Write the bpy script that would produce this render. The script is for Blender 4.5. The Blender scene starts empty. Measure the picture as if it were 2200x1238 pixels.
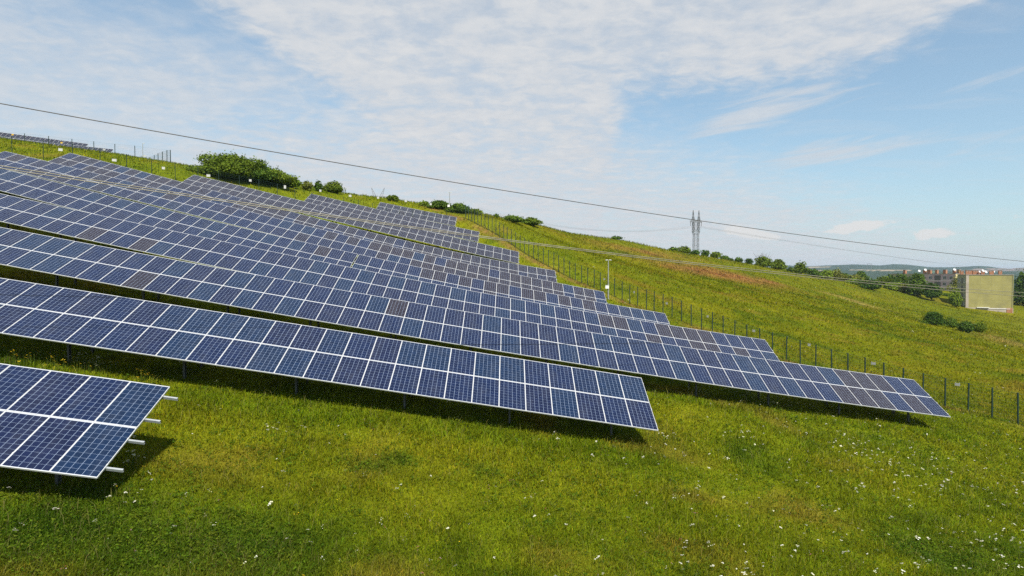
import bpy, math, random
import numpy as np
from mathutils import Vector, Matrix
R = math.radians
rng = np.random.default_rng(7)
random.seed(7)
SC = bpy.context.scene
COL = SC.collection

# ------------------------------------------------------------------ camera
F = 1320.0                      # focal length in photo pixels (2200 wide)
PITCH = math.atan((619 - 590) / F)
cam_d = bpy.data.cameras.new('camera'); cam = bpy.data.objects.new('camera', cam_d); COL.objects.link(cam)
cam_d.sensor_width = 36.0; cam_d.lens = 36.0 * F / 2200.0
cam_d.clip_start = 0.5; cam_d.clip_end = 30000
cam.location = (0, 0, 0); cam.rotation_euler = (R(90) - PITCH, 0, 0)
SC.camera = cam

# ------------------------------------------------------------------ light
TO_SUN = Vector((0.30, -0.72, 1.0)).normalized()
SUN_EL = math.asin(TO_SUN.z); SUN_AZ = math.atan2(TO_SUN.x, TO_SUN.y)
sl = bpy.data.lights.new('sun', 'SUN'); so = bpy.data.objects.new('sun', sl); COL.objects.link(so)
sl.energy = 5.0; sl.angle = R(0.5); sl.color = (1.0, 0.94, 0.84)
so.rotation_euler = TO_SUN.to_track_quat('Z', 'Y').to_euler(); so.location = (20, -40, 60)
SC.view_settings.view_transform = 'Standard'; SC.view_settings.look = 'None'
SC.view_settings.gamma = 1.0; SC.view_settings.use_curve_mapping = False
SC.view_settings.exposure = 0.45
SC.cycles.use_denoising = False
SC.cycles.max_bounces = 6; SC.cycles.diffuse_bounces = 1; SC.cycles.glossy_bounces = 2
SC.cycles.transparent_max_bounces = 4; SC.cycles.volume_bounces = 0
SC.cycles.sample_clamp_indirect = 4.0

# ------------------------------------------------------------------ node helper
class NT:
    def __init__(s, nt): s.nt = nt; s.x = 0
    def n(s, typ, **kw):
        nd = s.nt.nodes.new(typ)
        for k, v in kw.items(): setattr(nd, k, v)
        s.x += 160; nd.location = (s.x, 0)
        return nd
    def link(s, a, b): s.nt.links.new(a, b)
    def put(s, sock, v):
        if isinstance(v, bpy.types.NodeSocket): s.link(v, sock)
        elif v is not None: sock.default_value = v
    def m(s, op, a, b=None, c=None, clamp=False):
        nd = s.n('ShaderNodeMath', operation=op, use_clamp=clamp)
        for i, v in enumerate((a, b, c)): s.put(nd.inputs[i], v)
        return nd.outputs[0]
    def mix(s, fac, a, b, blend='MIX'):
        nd = s.n('ShaderNodeMix', data_type='RGBA', blend_type=blend)
        s.put(nd.inputs[0], fac); s.put(nd.inputs[6], a); s.put(nd.inputs[7], b)
        return nd.outputs[2]
    def noise(s, vec, scale, detail=3, rough=.5, dist=0.0, dims='3D'):
        nd = s.n('ShaderNodeTexNoise', noise_dimensions=dims)
        s.put(nd.inputs['Vector'], vec)
        nd.inputs['Scale'].default_value = scale; nd.inputs['Detail'].default_value = detail
        nd.inputs['Roughness'].default_value = rough; nd.inputs['Distortion'].default_value = dist
        return nd.outputs[0]
    def ramp(s, fac, lo, hi):
        nd = s.n('ShaderNodeMapRange', interpolation_type='SMOOTHSTEP')
        s.put(nd.inputs[0], fac); nd.inputs[1].default_value = lo; nd.inputs[2].default_value = hi
        return nd.outputs[0]
    def vec(s, x, y, z=0.0):
        nd = s.n('ShaderNodeCombineXYZ')
        for i, v in enumerate((x, y, z)): s.put(nd.inputs[i], v)
        return nd.outputs[0]

# ------------------------------------------------------------------ world: clear sky with broken high cloud
W = bpy.data.worlds.new('World'); SC.world = W; W.use_nodes = True
W.node_tree.nodes.clear(); t = NT(W.node_tree)
sky = t.n('ShaderNodeTexSky', sky_type='NISHITA'); sky.sun_disc = False
sky.sun_elevation = SUN_EL; sky.sun_rotation = SUN_AZ
sky.air_density = 1.0; sky.dust_density = 0.6; sky.ozone_density = 1.6; sky.altitude = 300
tc = t.n('ShaderNodeTexCoord').outputs['Generated']
sep = t.n('ShaderNodeSeparateXYZ'); t.link(tc, sep.inputs[0])
dx, dy, dz = sep.outputs
az = t.m('MULTIPLY', t.m('ARCTAN2', dx, dy), 57.2958)          # degrees right of north
el = t.m('MULTIPLY', t.m('ARCSINE', dz), 57.2958)              # degrees above horizon
den = t.m('ADD', t.m('MAXIMUM', dz, 0.0), 0.10)
deck = t.vec(t.m('DIVIDE', dx, den), t.m('DIVIDE', dy, den))   # cloud deck plan coordinates
warp = t.noise(deck, 1.6, 4, .55)
def blob(a, e, sa, se, rot=0.0, amp=1.0):
    c, s_ = math.cos(R(rot)), math.sin(R(rot))
    da = t.m('SUBTRACT', az, a); de = t.m('SUBTRACT', el, e)
    p = t.m('DIVIDE', t.m('ADD', t.m('MULTIPLY', da, c), t.m('MULTIPLY', de, s_)), sa)
    q = t.m('DIVIDE', t.m('SUBTRACT', t.m('MULTIPLY', de, c), t.m('MULTIPLY', da, s_)), se)
    r2 = t.m('ADD', t.m('MULTIPLY', p, p), t.m('MULTIPLY', q, q))
    g = t.m('EXPONENT', t.m('MULTIPLY', r2, -1.0))
    return t.m('MULTIPLY', g, amp)
def total(l):
    o = l[0]
    for x in l[1:]: o = t.m('ADD', o, x)
    return o
ripple = t.noise(deck, 9.5, 5, .58, 0.35)
fine = t.noise(deck, 22.0, 4, .6, 0.3)
soft = t.noise(t.vec(t.m('DIVIDE', dx, den), t.m('MULTIPLY', t.m('DIVIDE', dy, den), 2.0)), 2.2, 5, .6, .8)
big = t.noise(deck, 3.4, 3, .55, .4)
edge = t.m('ADD', t.m('MULTIPLY', t.m('SUBTRACT', warp, .5), 5.0), t.m('MULTIPLY', t.m('SUBTRACT', ripple, .5), 4.5))
def MIN(a, b): return t.m('MINIMUM', a, b)
def lin(ka, ke, c): return t.m('ADD', t.m('ADD', t.m('MULTIPLY', az, ka), t.m('MULTIPLY', el, ke)), t.m('ADD', edge, c))
# the big sheet: a band across the top whose lower edge climbs to the right, and a broad tongue hanging from it to the brow
band = MIN(lin(-.02, 1.0, -15.4), MIN(lin(.64, 1.0, -4.6), lin(-.55, 1.0, 1.2)))
tongue = MIN(lin(.62, .50, 3.4), MIN(lin(-1.5, .10, 14.6), lin(0, -1.0, 23)))
veil = MIN(lin(.14, -.60, 11.0), lin(-.30, -.75, 11.4))
left = MIN(lin(-.35, .35, -12.0), lin(-.1, -1.0, 15.5))
sheet = t.m('MAXIMUM', t.m('MULTIPLY', t.ramp(band, -1.2, 2.4), .97), t.m('MAXIMUM', t.m('MULTIPLY', t.ramp(tongue, -1.6, 3.0), .98), t.m('MAXIMUM', t.m('MULTIPLY', t.ramp(veil, -4.5, 3.0), .95), t.m('MULTIPLY', t.ramp(left, -4.5, 3.5), .80))))
tex = t.m('ADD', t.m('ADD', t.m('MULTIPLY', ripple, .46), t.m('MULTIPLY', fine, .18)), t.m('MULTIPLY', soft, .36))
cloud = t.m('MULTIPLY', sheet, t.m('ADD', t.m('MULTIPLY', t.ramp(t.m('ADD', t.m('MULTIPLY', tex, .75), t.m('MULTIPLY', big, .25)), .36, .56), .40), .62))
cloud = t.m('MAXIMUM', cloud, t.m('MULTIPLY', t.ramp(soft, .45, .85), .30))
# thin streaks of cirrus and small fair-weather heaps low on the right
streak = t.noise(t.vec(t.m('MULTIPLY', az, .10), t.m('MULTIPLY', t.m('ADD', el, t.m('MULTIPLY', az, -.14)), .85)), 1.0, 5, .6, 1.2)
smask = total([blob(22, 13.5, 9, 1.3, 14, 1.0), blob(27, 9.8, 7, 1.2, 6, .9), blob(40, 9.6, 7, 1.2, 8, .55), blob(25, 16, 6, 1.0, 14, .45), blob(38, 14.5, 5, 1.0, 10, .5)])
cirrus = t.m('MULTIPLY', t.ramp(t.m('ADD', t.m('MULTIPLY', smask, .55), t.m('SUBTRACT', streak, .5)), .14, .62), .80)
heapn = t.noise(t.vec(az, t.m('MULTIPLY', el, 1.5)), .9, 5, .62, .3)
hmask = total([blob(29.2, 3.85, 2.4, .5, 6, 1.15), blob(34.3, 3.1, 1.5, .42, 0, 1.0), blob(20.4, 3.8, 2.2, .5, -12, 1.0), blob(23, 3.3, 2.4, .4, -6, .55), blob(41, 4.1, 2, .4, 0, .6), blob(46, 5.1, 3, .5, 0, .7), blob(-48, 4, 4, .8, 0, .6)])
heap = t.m('MULTIPLY', t.ramp(t.m('ADD', hmask, t.m('MULTIPLY', t.m('SUBTRACT', heapn, .5), 1.5)), .34, .72), .92)
cov = t.m('MAXIMUM', cloud, cirrus)
hz = t.m('MULTIPLY', t.m('EXPONENT', t.m('DIVIDE', t.m('MAXIMUM', el, 0.0), -8.5)), .66)     # pale air near the horizon
skyc = t.mix(1.0, sky.outputs[0], (1.05, 1.42, 1.42, 1), 'MULTIPLY')
lit = t.mix(t.ramp(tex, .40, .80), (5.7, 6.05, 6.5, 1), (7.05, 7.05, 7.05, 1))
c1 = t.mix(t.m('ADD', t.m('MULTIPLY', hz, .95), .20), skyc, (5.45, 6.0, 6.45, 1))
c2 = t.mix(heap, t.mix(cov, c1, lit), (7.1, 7.05, 6.95, 1))
bg = t.n('ShaderNodeBackground'); t.link(c2, bg.inputs[0]); bg.inputs[1].default_value = 0.08
wo = t.n('ShaderNodeOutputWorld'); t.link(bg.outputs[0], wo.inputs[0])

# ------------------------------------------------------------------ object helpers
def tag(o, label=None, cat=None, group=None, kind=None):
    if label: o['label'] = label
    if cat: o['category'] = cat
    if group: o['group'] = group
    if kind: o['kind'] = kind
    return o
def empty(name, loc=(0, 0, 0), rz=0.0):
    o = bpy.data.objects.new(name, None); COL.objects.link(o); o.location = loc; o.rotation_euler = (0, 0, rz)
    o.empty_display_size = .3
    return o
class MB:
    """collects polygons (with a material slot each) and links them as one mesh object"""
    def __init__(s): s.v = []; s.f = []; s.mi = []; s.uv = {}
    def poly(s, pts, mi=0, uv=None):
        b = len(s.v); s.v += [tuple(p) for p in pts]; s.f.append(tuple(range(b, b + len(pts)))); s.mi.append(mi)
        if uv: s.uv[len(s.f) - 1] = uv
    def box(s, c, size, ax=None, mi=0):
        ax = ax or (Vector((1, 0, 0)), Vector((0, 1, 0)), Vector((0, 0, 1)))
        c = Vector(c); h = [a * (d / 2) for a, d in zip(ax, size)]
        b = len(s.v)
        for k in range(8):
            s.v.append(tuple(c + h[0] * (1 if k & 1 else -1) + h[1] * (1 if k & 2 else -1) + h[2] * (1 if k & 4 else -1)))
        for q in ((0, 2, 3, 1), (4, 5, 7, 6), (0, 1, 5, 4), (2, 6, 7, 3), (0, 4, 6, 2), (1, 3, 7, 5)):
            s.f.append(tuple(b + i for i in q)); s.mi.append(mi)
    def bar(s, a, b, w, h=None, up=(0, 0, 1), mi=0):
        a, b = Vector(a), Vector(b); d = b - a
        if d.length < 1e-6: return
        x = d.normalized(); u = Vector(up)
        y = u.cross(x)
        if y.length < 1e-4: y = Vector((1, 0, 0)).cross(x)
        y.normalize(); z = x.cross(y)
        s.box((a + b) / 2, (d.length, w, h or w), (x, y, z), mi)
    def tube(s, pts, r, n=6, mi=0, cap=True):
        pts = [Vector(p) for p in pts]; b = len(s.v)
        for i, p in enumerate(pts):
            d = (pts[min(i + 1, len(pts) - 1)] - pts[max(i - 1, 0)]).normalized()
            u = Vector((0, 0, 1)) if abs(d.z) < .9 else Vector((1, 0, 0))
            y = u.cross(d).normalized(); z = d.cross(y); rr = r[i] if isinstance(r, (list, tuple)) else r
            for k in range(n):
                a = 2 * math.pi * k / n; s.v.append(tuple(p + y * (rr * math.cos(a)) + z * (rr * math.sin(a))))
        for i in range(len(pts) - 1):
            for k in range(n):
                k2 = (k + 1) % n
                s.f.append((b + i * n + k, b + i * n + k2, b + (i + 1) * n + k2, b + (i + 1) * n + k)); s.mi.append(mi)
        if cap:
            s.f.append(tuple(b + k for k in reversed(range(n)))); s.mi.append(mi)
            e = b + (len(pts) - 1) * n; s.f.append(tuple(e + k for k in range(n))); s.mi.append(mi)
    def mesh(s, name, mats, smooth=False):
        me = bpy.data.meshes.new(name); me.from_pydata(s.v, [], s.f)
        for m_ in (mats if isinstance(mats, (list, tuple)) else [mats]): me.materials.append(m_)
        me.polygons.foreach_set('material_index', s.mi)
        if s.uv:
            ul = me.uv_layers.new(name='UVMap')
            for fi, uv in s.uv.items():
                p = me.polygons[fi]
                for j, li in enumerate(p.loop_indices): ul.data[li].uv = uv[j]
        if smooth: me.polygons.foreach_set('use_smooth', [True] * len(s.f))
        me.update(); return me
    def build(s, name, mats, parent=None, smooth=False):
        o = bpy.data.objects.new(name, s.mesh(name, mats, smooth)); COL.objects.link(o)
        if parent is not None: o.parent = parent
        return o
def np_mesh(name, V, faces, mat, col=None, smooth=False):
    """V (n,3); faces: list of (m,k) int arrays"""
    me = bpy.data.meshes.new(name); me.vertices.add(len(V)); me.vertices.foreach_set('co', V.astype(np.float32).ravel())
    li = np.concatenate([f.ravel() for f in faces]).astype(np.int32)
    ln = np.concatenate([np.full(len(f), f.shape[1]) for f in faces]).astype(np.int32)
    me.loops.add(len(li)); me.loops.foreach_set('vertex_index', li)
    me.polygons.add(len(ln)); st = np.concatenate([[0], np.cumsum(ln)[:-1]]).astype(np.int32)
    me.polygons.foreach_set('loop_start', st)
    try: me.polygons.foreach_set('loop_total', ln)
    except Exception: pass
    if col is not None:
        a = me.color_attributes.new('Col', 'FLOAT_COLOR', 'POINT')
        a.data.foreach_set('color', np.c_[col, np.ones(len(col))].astype(np.float32).ravel())
    if smooth: me.polygons.foreach_set('use_smooth', np.ones(len(ln), bool))
    me.materials.append(mat); me.update(calc_edges=True); me.validate()
    o = bpy.data.objects.new(name, me); COL.objects.link(o)
    return o

# ------------------------------------------------------------------ materials
MATS = {}
def mat(name, col, rough=.6, metal=0.0, var=0.0, vscale=3.0, spec=.5, dirt=None):
    m_ = bpy.data.materials.new(name); m_.use_nodes = True; t = NT(m_.node_tree); bs = m_.node_tree.nodes['Principled BSDF']
    bs.inputs['Roughness'].default_value = rough; bs.inputs['Metallic'].default_value = metal
    bs.inputs['Specular IOR Level'].default_value = spec
    c = (*col, 1)
    if var:
        n = t.noise(t.n('ShaderNodeTexCoord').outputs['Object'], vscale, 5, .6)
        lo = tuple(x * (1 - var) for x in col) + (1,); hi = tuple(min(1, x * (1 + var)) for x in col) + (1,)
        c = t.mix(t.ramp(n, .3, .7), lo, hi)
        if dirt:
            n2 = t.noise(t.n('ShaderNodeTexCoord').outputs['Object'], vscale * .35, 6, .7)
            c = t.mix(t.m('MULTIPLY', t.ramp(n2, .5, .75), .7), c, (*dirt, 1))
    t.put(bs.inputs['Base Color'], c)
    MATS[name] = m_; return m_
M_frame = mat('aluminium_frame', (.70, .70, .69), .42, .35, .05, 8)
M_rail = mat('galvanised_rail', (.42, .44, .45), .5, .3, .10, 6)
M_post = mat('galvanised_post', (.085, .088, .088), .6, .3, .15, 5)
M_fpost = mat('green_fence_paint', (.006, .025, .016), .6, 0, .2, 4)
M_fwire = mat('green_wire', (.02, .06, .04), .5)
M_sign = mat('white_sign', (.47, .46, .43), .55, 0, .08, 5)
M_ysign = mat('yellow_sign', (.62, .38, .04), .55, 0, .08, 5)
M_lamp = mat('lamp_pole', (.34, .35, .34), .5, .4, .1, 4)
M_white = mat('white_box', (.78, .77, .73), .5, 0, .06, 4)
M_cable = mat('weathered_cable', (.085, .078, .070), .6, .3, .15, 2)
M_cable2 = mat('pale_cable', (.24, .22, .165), .6, .3, .2, 2)
M_steel = mat('lattice_steel', (.17, .17, .175), .6, .3, .12, 1)
M_ins = mat('insulator', (.10, .085, .08), .35)
M_bark = mat('bark', (.07, .055, .04), .9, 0, .3, 3)

def vcol_mat(name, transl=.0, rough=.85, noise=None, bump=None):
    m_ = bpy.data.materials.new(name); m_.use_nodes = True; t = NT(m_.node_tree); bs = m_.node_tree.nodes['Principled BSDF']
    out = m_.node_tree.nodes['Material Output']
    c = t.n('ShaderNodeVertexColor', layer_name='Col').outputs[0]
    if noise:
        pos = t.n('ShaderNodeTexCoord').outputs['Object']
        for sc, amt in noise:
            n = t.noise(pos, sc, 4, .62)
            f = t.m('ADD', t.m('MULTIPLY', t.m('SUBTRACT', n, .5), amt), 1.0)
            c = t.mix(1.0, c, t.vec(f, f, f), 'MULTIPLY')
    t.put(bs.inputs['Base Color'], c); bs.inputs['Roughness'].default_value = rough
    bs.inputs['Specular IOR Level'].default_value = .03
    if bump:
        pos = t.n('ShaderNodeTexCoord').outputs['Object']
        b = t.n('ShaderNodeBump'); b.inputs['Strength'].default_value = bump[1]; b.inputs['Distance'].default_value = bump[2]
        t.link(t.noise(pos, bump[0], 6, .65), b.inputs['Height']); t.link(b.outputs[0], bs.inputs['Normal'])
    if transl:
        tr = t.n('ShaderNodeBsdfTranslucent'); t.put(tr.inputs[0], c)
        mx = t.n('ShaderNodeMixShader'); mx.inputs[0].default_value = transl
        t.link(bs.outputs[0], mx.inputs[1]); t.link(tr.outputs[0], mx.inputs[2]); t.link(mx.outputs[0], out.inputs[0])
    return m_
M_blade = vcol_mat('grass_blade', .35, .7)
M_leaf = vcol_mat('leaf', .25, .7)
M_flower = vcol_mat('petal', .2, .7)
M_ground = vcol_mat('meadow_soil', 0, .95, [(.9, .7), (.25, .5), (3.5, .9)], (2.2, .9, .35))
M_hill = vcol_mat('far_hill', 0, .95, [(.006, .5), (.03, .6)])

def cell_material():
    m_ = bpy.data.materials.new('polycrystalline_cells'); m_.use_nodes = True; t = NT(m_.node_tree); bs = m_.node_tree.nodes['Principled BSDF']
    uv = t.n('ShaderNodeTexCoord').outputs['UV']; sp = t.n('ShaderNodeSeparateXYZ'); t.link(uv, sp.inputs[0])
    u, v = sp.outputs[0], sp.outputs[1]          # metres on the module
    def inside(x, lo, hi): return t.m('MULTIPLY', t.m('GREATER_THAN', x, lo), t.m('LESS_THAN', x, hi))
    W_, H_ = 1.008, 1.660; mx, my = .014, .028
    pu = (W_ - 2 * mx) / 6; pv = (H_ - 2 * my) / 10
    cu = t.m('DIVIDE', t.m('SUBTRACT', u, mx), pu); cv = t.m('DIVIDE', t.m('SUBTRACT', v, my), pv)
    fu = t.m('FRACT', cu); fv = t.m('FRACT', cv)
    gap = .0062; gapv = .0032
    cell = t.m('MULTIPLY', inside(fu, gap / pu / 2 * 1.0, 1 - gap / pu / 2), inside(fv, gapv / pv / 2, 1 - gapv / pv / 2))
    area = t.m('MULTIPLY', inside(u, mx, W_ - mx), inside(v, my, H_ - my))
    cell = t.m('MULTIPLY', cell, area)
    # busbars: three thin silver lines along v in each cell
    bb = t.m('ABSOLUTE', t.m('SUBTRACT', t.m('FRACT', t.m('MULTIPLY', fu, 3.0)), .5))
    bus = t.m('MULTIPLY', t.m('LESS_THAN', bb, .016), .45)
    oi = t.n('ShaderNodeObjectInfo'); rnd = oi.outputs['Random']
    wn = t.n('ShaderNodeTexWhiteNoise', noise_dimensions='3D')
    t.link(t.vec(t.m('FLOOR', cu), t.m('FLOOR', cv), t.m('MULTIPLY', rnd, 91.7)), wn.inputs[0])
    cr = wn.outputs[0]
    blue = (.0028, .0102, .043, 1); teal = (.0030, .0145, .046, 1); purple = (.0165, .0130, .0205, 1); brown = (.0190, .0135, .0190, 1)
    c = t.mix(t.ramp(rnd, .30, .62), blue, (.0038, .0088, .037, 1))
    c = t.mix(t.ramp(t.m('FRACT', t.m('MULTIPLY', rnd, 7.31)), .72, .80), c, teal)
    # purplish sky reflection of the farther rows, painted into their base colour
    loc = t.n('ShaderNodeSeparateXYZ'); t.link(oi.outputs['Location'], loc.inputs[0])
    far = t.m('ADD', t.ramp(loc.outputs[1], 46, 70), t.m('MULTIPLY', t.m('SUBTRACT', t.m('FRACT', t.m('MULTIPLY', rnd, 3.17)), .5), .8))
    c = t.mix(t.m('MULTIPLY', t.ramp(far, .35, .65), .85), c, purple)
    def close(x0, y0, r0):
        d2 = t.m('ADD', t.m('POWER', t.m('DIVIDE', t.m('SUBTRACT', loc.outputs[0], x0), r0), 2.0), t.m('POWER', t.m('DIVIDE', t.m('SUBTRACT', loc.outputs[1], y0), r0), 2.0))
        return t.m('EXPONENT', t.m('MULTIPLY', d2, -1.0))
    brown_spots = t.m('MAXIMUM', t.m('MAXIMUM', close(20.5, 34.5, 2.6), close(0.0, 55.0, 6.0)), t.m('MAXIMUM', close(-9.0, 58.0, 5.0), close(12.0, 42.5, 3.0)))  # brown modules are more frequent around four spots
    bsel = t.m('GREATER_THAN', t.m('ADD', t.m('MULTIPLY', brown_spots, .52), t.m('MULTIPLY', t.m('FRACT', t.m('MULTIPLY', rnd, 13.7)), .62)), .608)
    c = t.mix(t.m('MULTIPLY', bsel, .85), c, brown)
    k = t.m('ADD', t.m('MULTIPLY', cr, .30), .85)
    c = t.mix(1.0, c, t.vec(k, k, k), 'MULTIPLY')
    c = t.mix(bus, c, (.05, .075, .14, 1))
    c = t.mix(cell, t.mix(area, (.40, .42, .47, 1), (.27, .34, .47, 1)), c)
    du = t.noise(t.vec(t.m('ADD', t.m('MULTIPLY', u, 1.6), t.m('MULTIPLY', rnd, 50)), t.m('MULTIPLY', v, .5)), 1.6, 5, .65)
    c = t.mix(t.m('MULTIPLY', t.ramp(du, .40, .80), .05), c, (.30, .29, .26, 1))
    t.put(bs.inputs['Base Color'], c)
    dn = t.noise(t.n('ShaderNodeTexCoord').outputs['Object'], 2.5, 4, .6)
    t.put(bs.inputs['Roughness'], t.m('ADD', t.m('MULTIPLY', dn, .16), .12))
    bs.inputs['Specular IOR Level'].default_value = .22
    return m_
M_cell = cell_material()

# ------------------------------------------------------------------ the rows of modules (surveyed from the slope)
TILT = Vector((0.0, .8970, .4421))               # up the table
HEAD = .0885                                      # plan heading of a row: dY/dX
#        Y at X=0, right end X, columns, polynomial of top edge height in X/10
ROWS = [(17.30, -9.21, 7, (-1.6076, -4.5016)),
        (25.40, 5.47, 28, (-1.6846, -3.4458)),
        (33.50, 23.33, 50, (.0037, .0611, -1.7354, -2.4432)),
        (41.60, 17.80, 51, (.0063, .0911, -1.8548, -1.6072)),
        (49.70, 12.66, 25, (.0040, .1089, -1.9604, -.9224)),
        (49.70, -12.19, 28, (.0040, .1089, -1.9604, -.9224)),
        (57.80, 8.75, 54, (.0159, .1342, -2.1272, .0998)),
        (65.90, 4.63, 50, (.0339, .301, -1.8116, 1.2062)),
        (74.00, .81, 38, (.0142, .101, -2.1574, 2.9049)),
        (82.10, -4.33, 22, (.0494, .2959, -1.7094, 4.8750)),
        (90.20, -8.02, 11, (.1123, -1.6197, 6.9499))]
CLEAR = [(.85, .85), (.88, 1.2), (.88, 1.2), (.9, 1.1), (.9, 1.0), (1.0, 1.0), (.9, .9), (.85, .85), (.85, .85), (.85, .85), (.85, .85)]
def top_pt(row, X):
    return Vector((X, row[0] + HEAD * X, float(np.polyval(row[3], X / 10))))
SLOPE_LEN = 3.33

def ray(u, v):
    x = (u - 1100) / F; y = (v - 619) / F
    cp, sp = math.cos(PITCH), math.sin(PITCH)
    return Vector((x, cp - sp * y, -sp - cp * y))
def at(u, v, Y):
    d = ray(u, v); return d * (Y / d.y)

# ------------------------------------------------------------------ terrain surface (thin plate spline through surveyed points)
CP = []
for i, r in enumerate(ROWS):
    n = r[2]
    for X in np.linspace(r[1], r[1] - n * .975, max(3, n // 5)):
        b = top_pt(r, X) - TILT * SLOPE_LEN
        k = (r[1] - X) / n; CP.append((b.x, b.y, b.z - CLEAR[i][0] * (1 - k) - CLEAR[i][1] * k))
FENCE_A = Vector((32.37, 38.91, 0)); FENCE_DIR = Vector((-.763, 1, 0))
side_base = [(2193, 915), (2136, 899), (2085, 887), (2035, 875), (1389, 664), (1353, 654), (1320, 638), (1277, 620), (1224, 598), (1190, 579), (1146, 556), (1108, 533), (1074, 511), (1042, 492), (1010, 475)]
def side_hit(u, v):
    d = ray(u, v); return d * (62.06 / (d.x + .763 * d.y))
for u, v in side_base: CP.append(tuple(side_hit(u, v)))
for X in (-20, -5, 12, 30): CP.append((X, 4.0, -5.95 - .168 * (X + 10)))
for X in (2, 14, 26): CP.append((X, 14.0, -6.75 - .165 * X))
CP += [(-22, 14, -3.1), (-35, 24, .35), (-50, 40, 5.9), (-58, 52, 10.2), (-47, 66, 12.0), (-38, 74, 11.6), (-26, 84.5, 10.4)]
# meadow to the right of the fence
for u, Y, v in ((2190, 60, 815), (2190, 80, 768), (2190, 120, 722), (2000, 60, 806), (2000, 95, 725), (1800, 75, 722), (1800, 120, 652), (1600, 100, 626), (1600, 140, 590),
                (2190, 170, 694), (2000, 165, 672), (1800, 175, 624), (1400, 100, 583), (1300, 120, 536), (1200, 110, 522), (2000, 225, 648), (2160, 216, 671), (2075, 221, 661), (1900, 230, 624)):
    CP.append(tuple(at(u, v, Y)))
# the brow of the hill, then falling away behind it
CREST = [(0, 302, 95), (120, 321, 96), (245, 341, 97), (310, 347, 98), (370, 358, 98), (430, 367, 97), (620, 390, 97), (740, 415, 99), (830, 428, 101), (1000, 457, 106), (1060, 465, 112), (1160, 485, 122), (1330, 516, 148), (1500, 549, 185), (1600, 566, 205), (1700, 586, 225), (1800, 604, 232)]
for u, v, Y in CREST:
    p = at(u, v, Y); CP.append(tuple(p)); 
    q = at(u, v, Y * 1.3); CP.append((q.x, q.y, p.z + (q.z - p.z) * .22 - 1.0))
    q2 = at(u, v, Y * 2.4); CP.append((q2.x, q2.y, p.z * .35 - 12))
CP += [(300, 200, -22), (300, 60, -24), (200, 20, -20), (120, 10, -16), (70, 12, -12.8), (420, 350, -30), (330, 480, -34), (200, 340, -20), (150, 300, -10.5), (0, 700, -36), (400, 650, -38), (-300, 700, -36), (-420, 300, 5), (-420, 0, 10), (-150, 20, 18), (-120, 60, 22), (-60, 0, 1.5), (-150, 126, 31)]
CP = np.array(CP, float)
class TPS:
    def __init__(s, P, lam=.02):
        s.c = P[:, :2] / 50.0; n = len(P); K = s.ker(s.c, s.c) + lam * 1e-2 * np.eye(n)
        A = np.zeros((n + 3, n + 3)); A[:n, :n] = K; Q = np.c_[np.ones(n), s.c]; A[:n, n:] = Q; A[n:, :n] = Q.T
        s.w = np.linalg.solve(A, np.r_[P[:, 2], 0, 0, 0])
    @staticmethod
    def ker(a, b):
        d = ((a[:, None, :] - b[None, :, :]) ** 2).sum(-1); return .5 * d * np.log(d + 1e-12)
    def __call__(s, x, y):
        q = np.c_[np.ravel(x), np.ravel(y)] / 50.0; o = np.empty(len(q))
        for i in range(0, len(q), 20000):
            z = q[i:i + 20000]; o[i:i + 20000] = s.ker(z, s.c) @ s.w[:-3] + s.w[-3] + z @ s.w[-2:]
        return o.reshape(np.shape(x))
tps = TPS(CP)
class VN:
    """value noise on a plan grid"""
    def __init__(s, seed): s.g = np.random.default_rng(seed).random((256, 256))
    def __call__(s, x, y, sc):
        x = np.asarray(x) / sc + 900.5; y = np.asarray(y) / sc + 900.5
        i = np.floor(x).astype(int); j = np.floor(y).astype(int); fx = x - i; fy = y - j
        fx = fx * fx * (3 - 2 * fx); fy = fy * fy * (3 - 2 * fy); g = lambda a, b: s.g[a % 256, b % 256]
        return (g(i, j) * (1 - fx) + g(i + 1, j) * fx) * (1 - fy) + (g(i, j + 1) * (1 - fx) + g(i + 1, j + 1) * fx) * fy
N1, N2, N3, N4 = VN(1), VN(2), VN(3), VN(4)
def sstep(a, lo, hi):
    q = np.clip((np.asarray(a) - lo) / (hi - lo), 0, 1); return q * q * (3 - 2 * q)
def height(x, y):
    z = tps(x, y)
    w = np.maximum.reduce([sstep(x, 300, 450), sstep(-np.asarray(x), 230, 410), sstep(y, 420, 700), sstep(-np.asarray(y), 15, 58) * .5])
    return z * (1 - w) + w * -50.0 + .16 * (N1(x, y, 3.1) - .5) + .22 * (N2(x, y, 8.0) - .5)
def h1(x, y): return float(height(np.array([x]), np.array([y]))[0])
def hit(u, v, y0=8.0, y1=330.0):
    d = ray(u, v); ys = np.linspace(y0, y1, 1300); P = np.outer(ys / d.y, np.array(d)); dz = P[:, 2] - tps(P[:, 0], P[:, 1])
    k = np.argmax(dz < 0)
    if dz[k] >= 0: return None
    return Vector(P[k])

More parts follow.
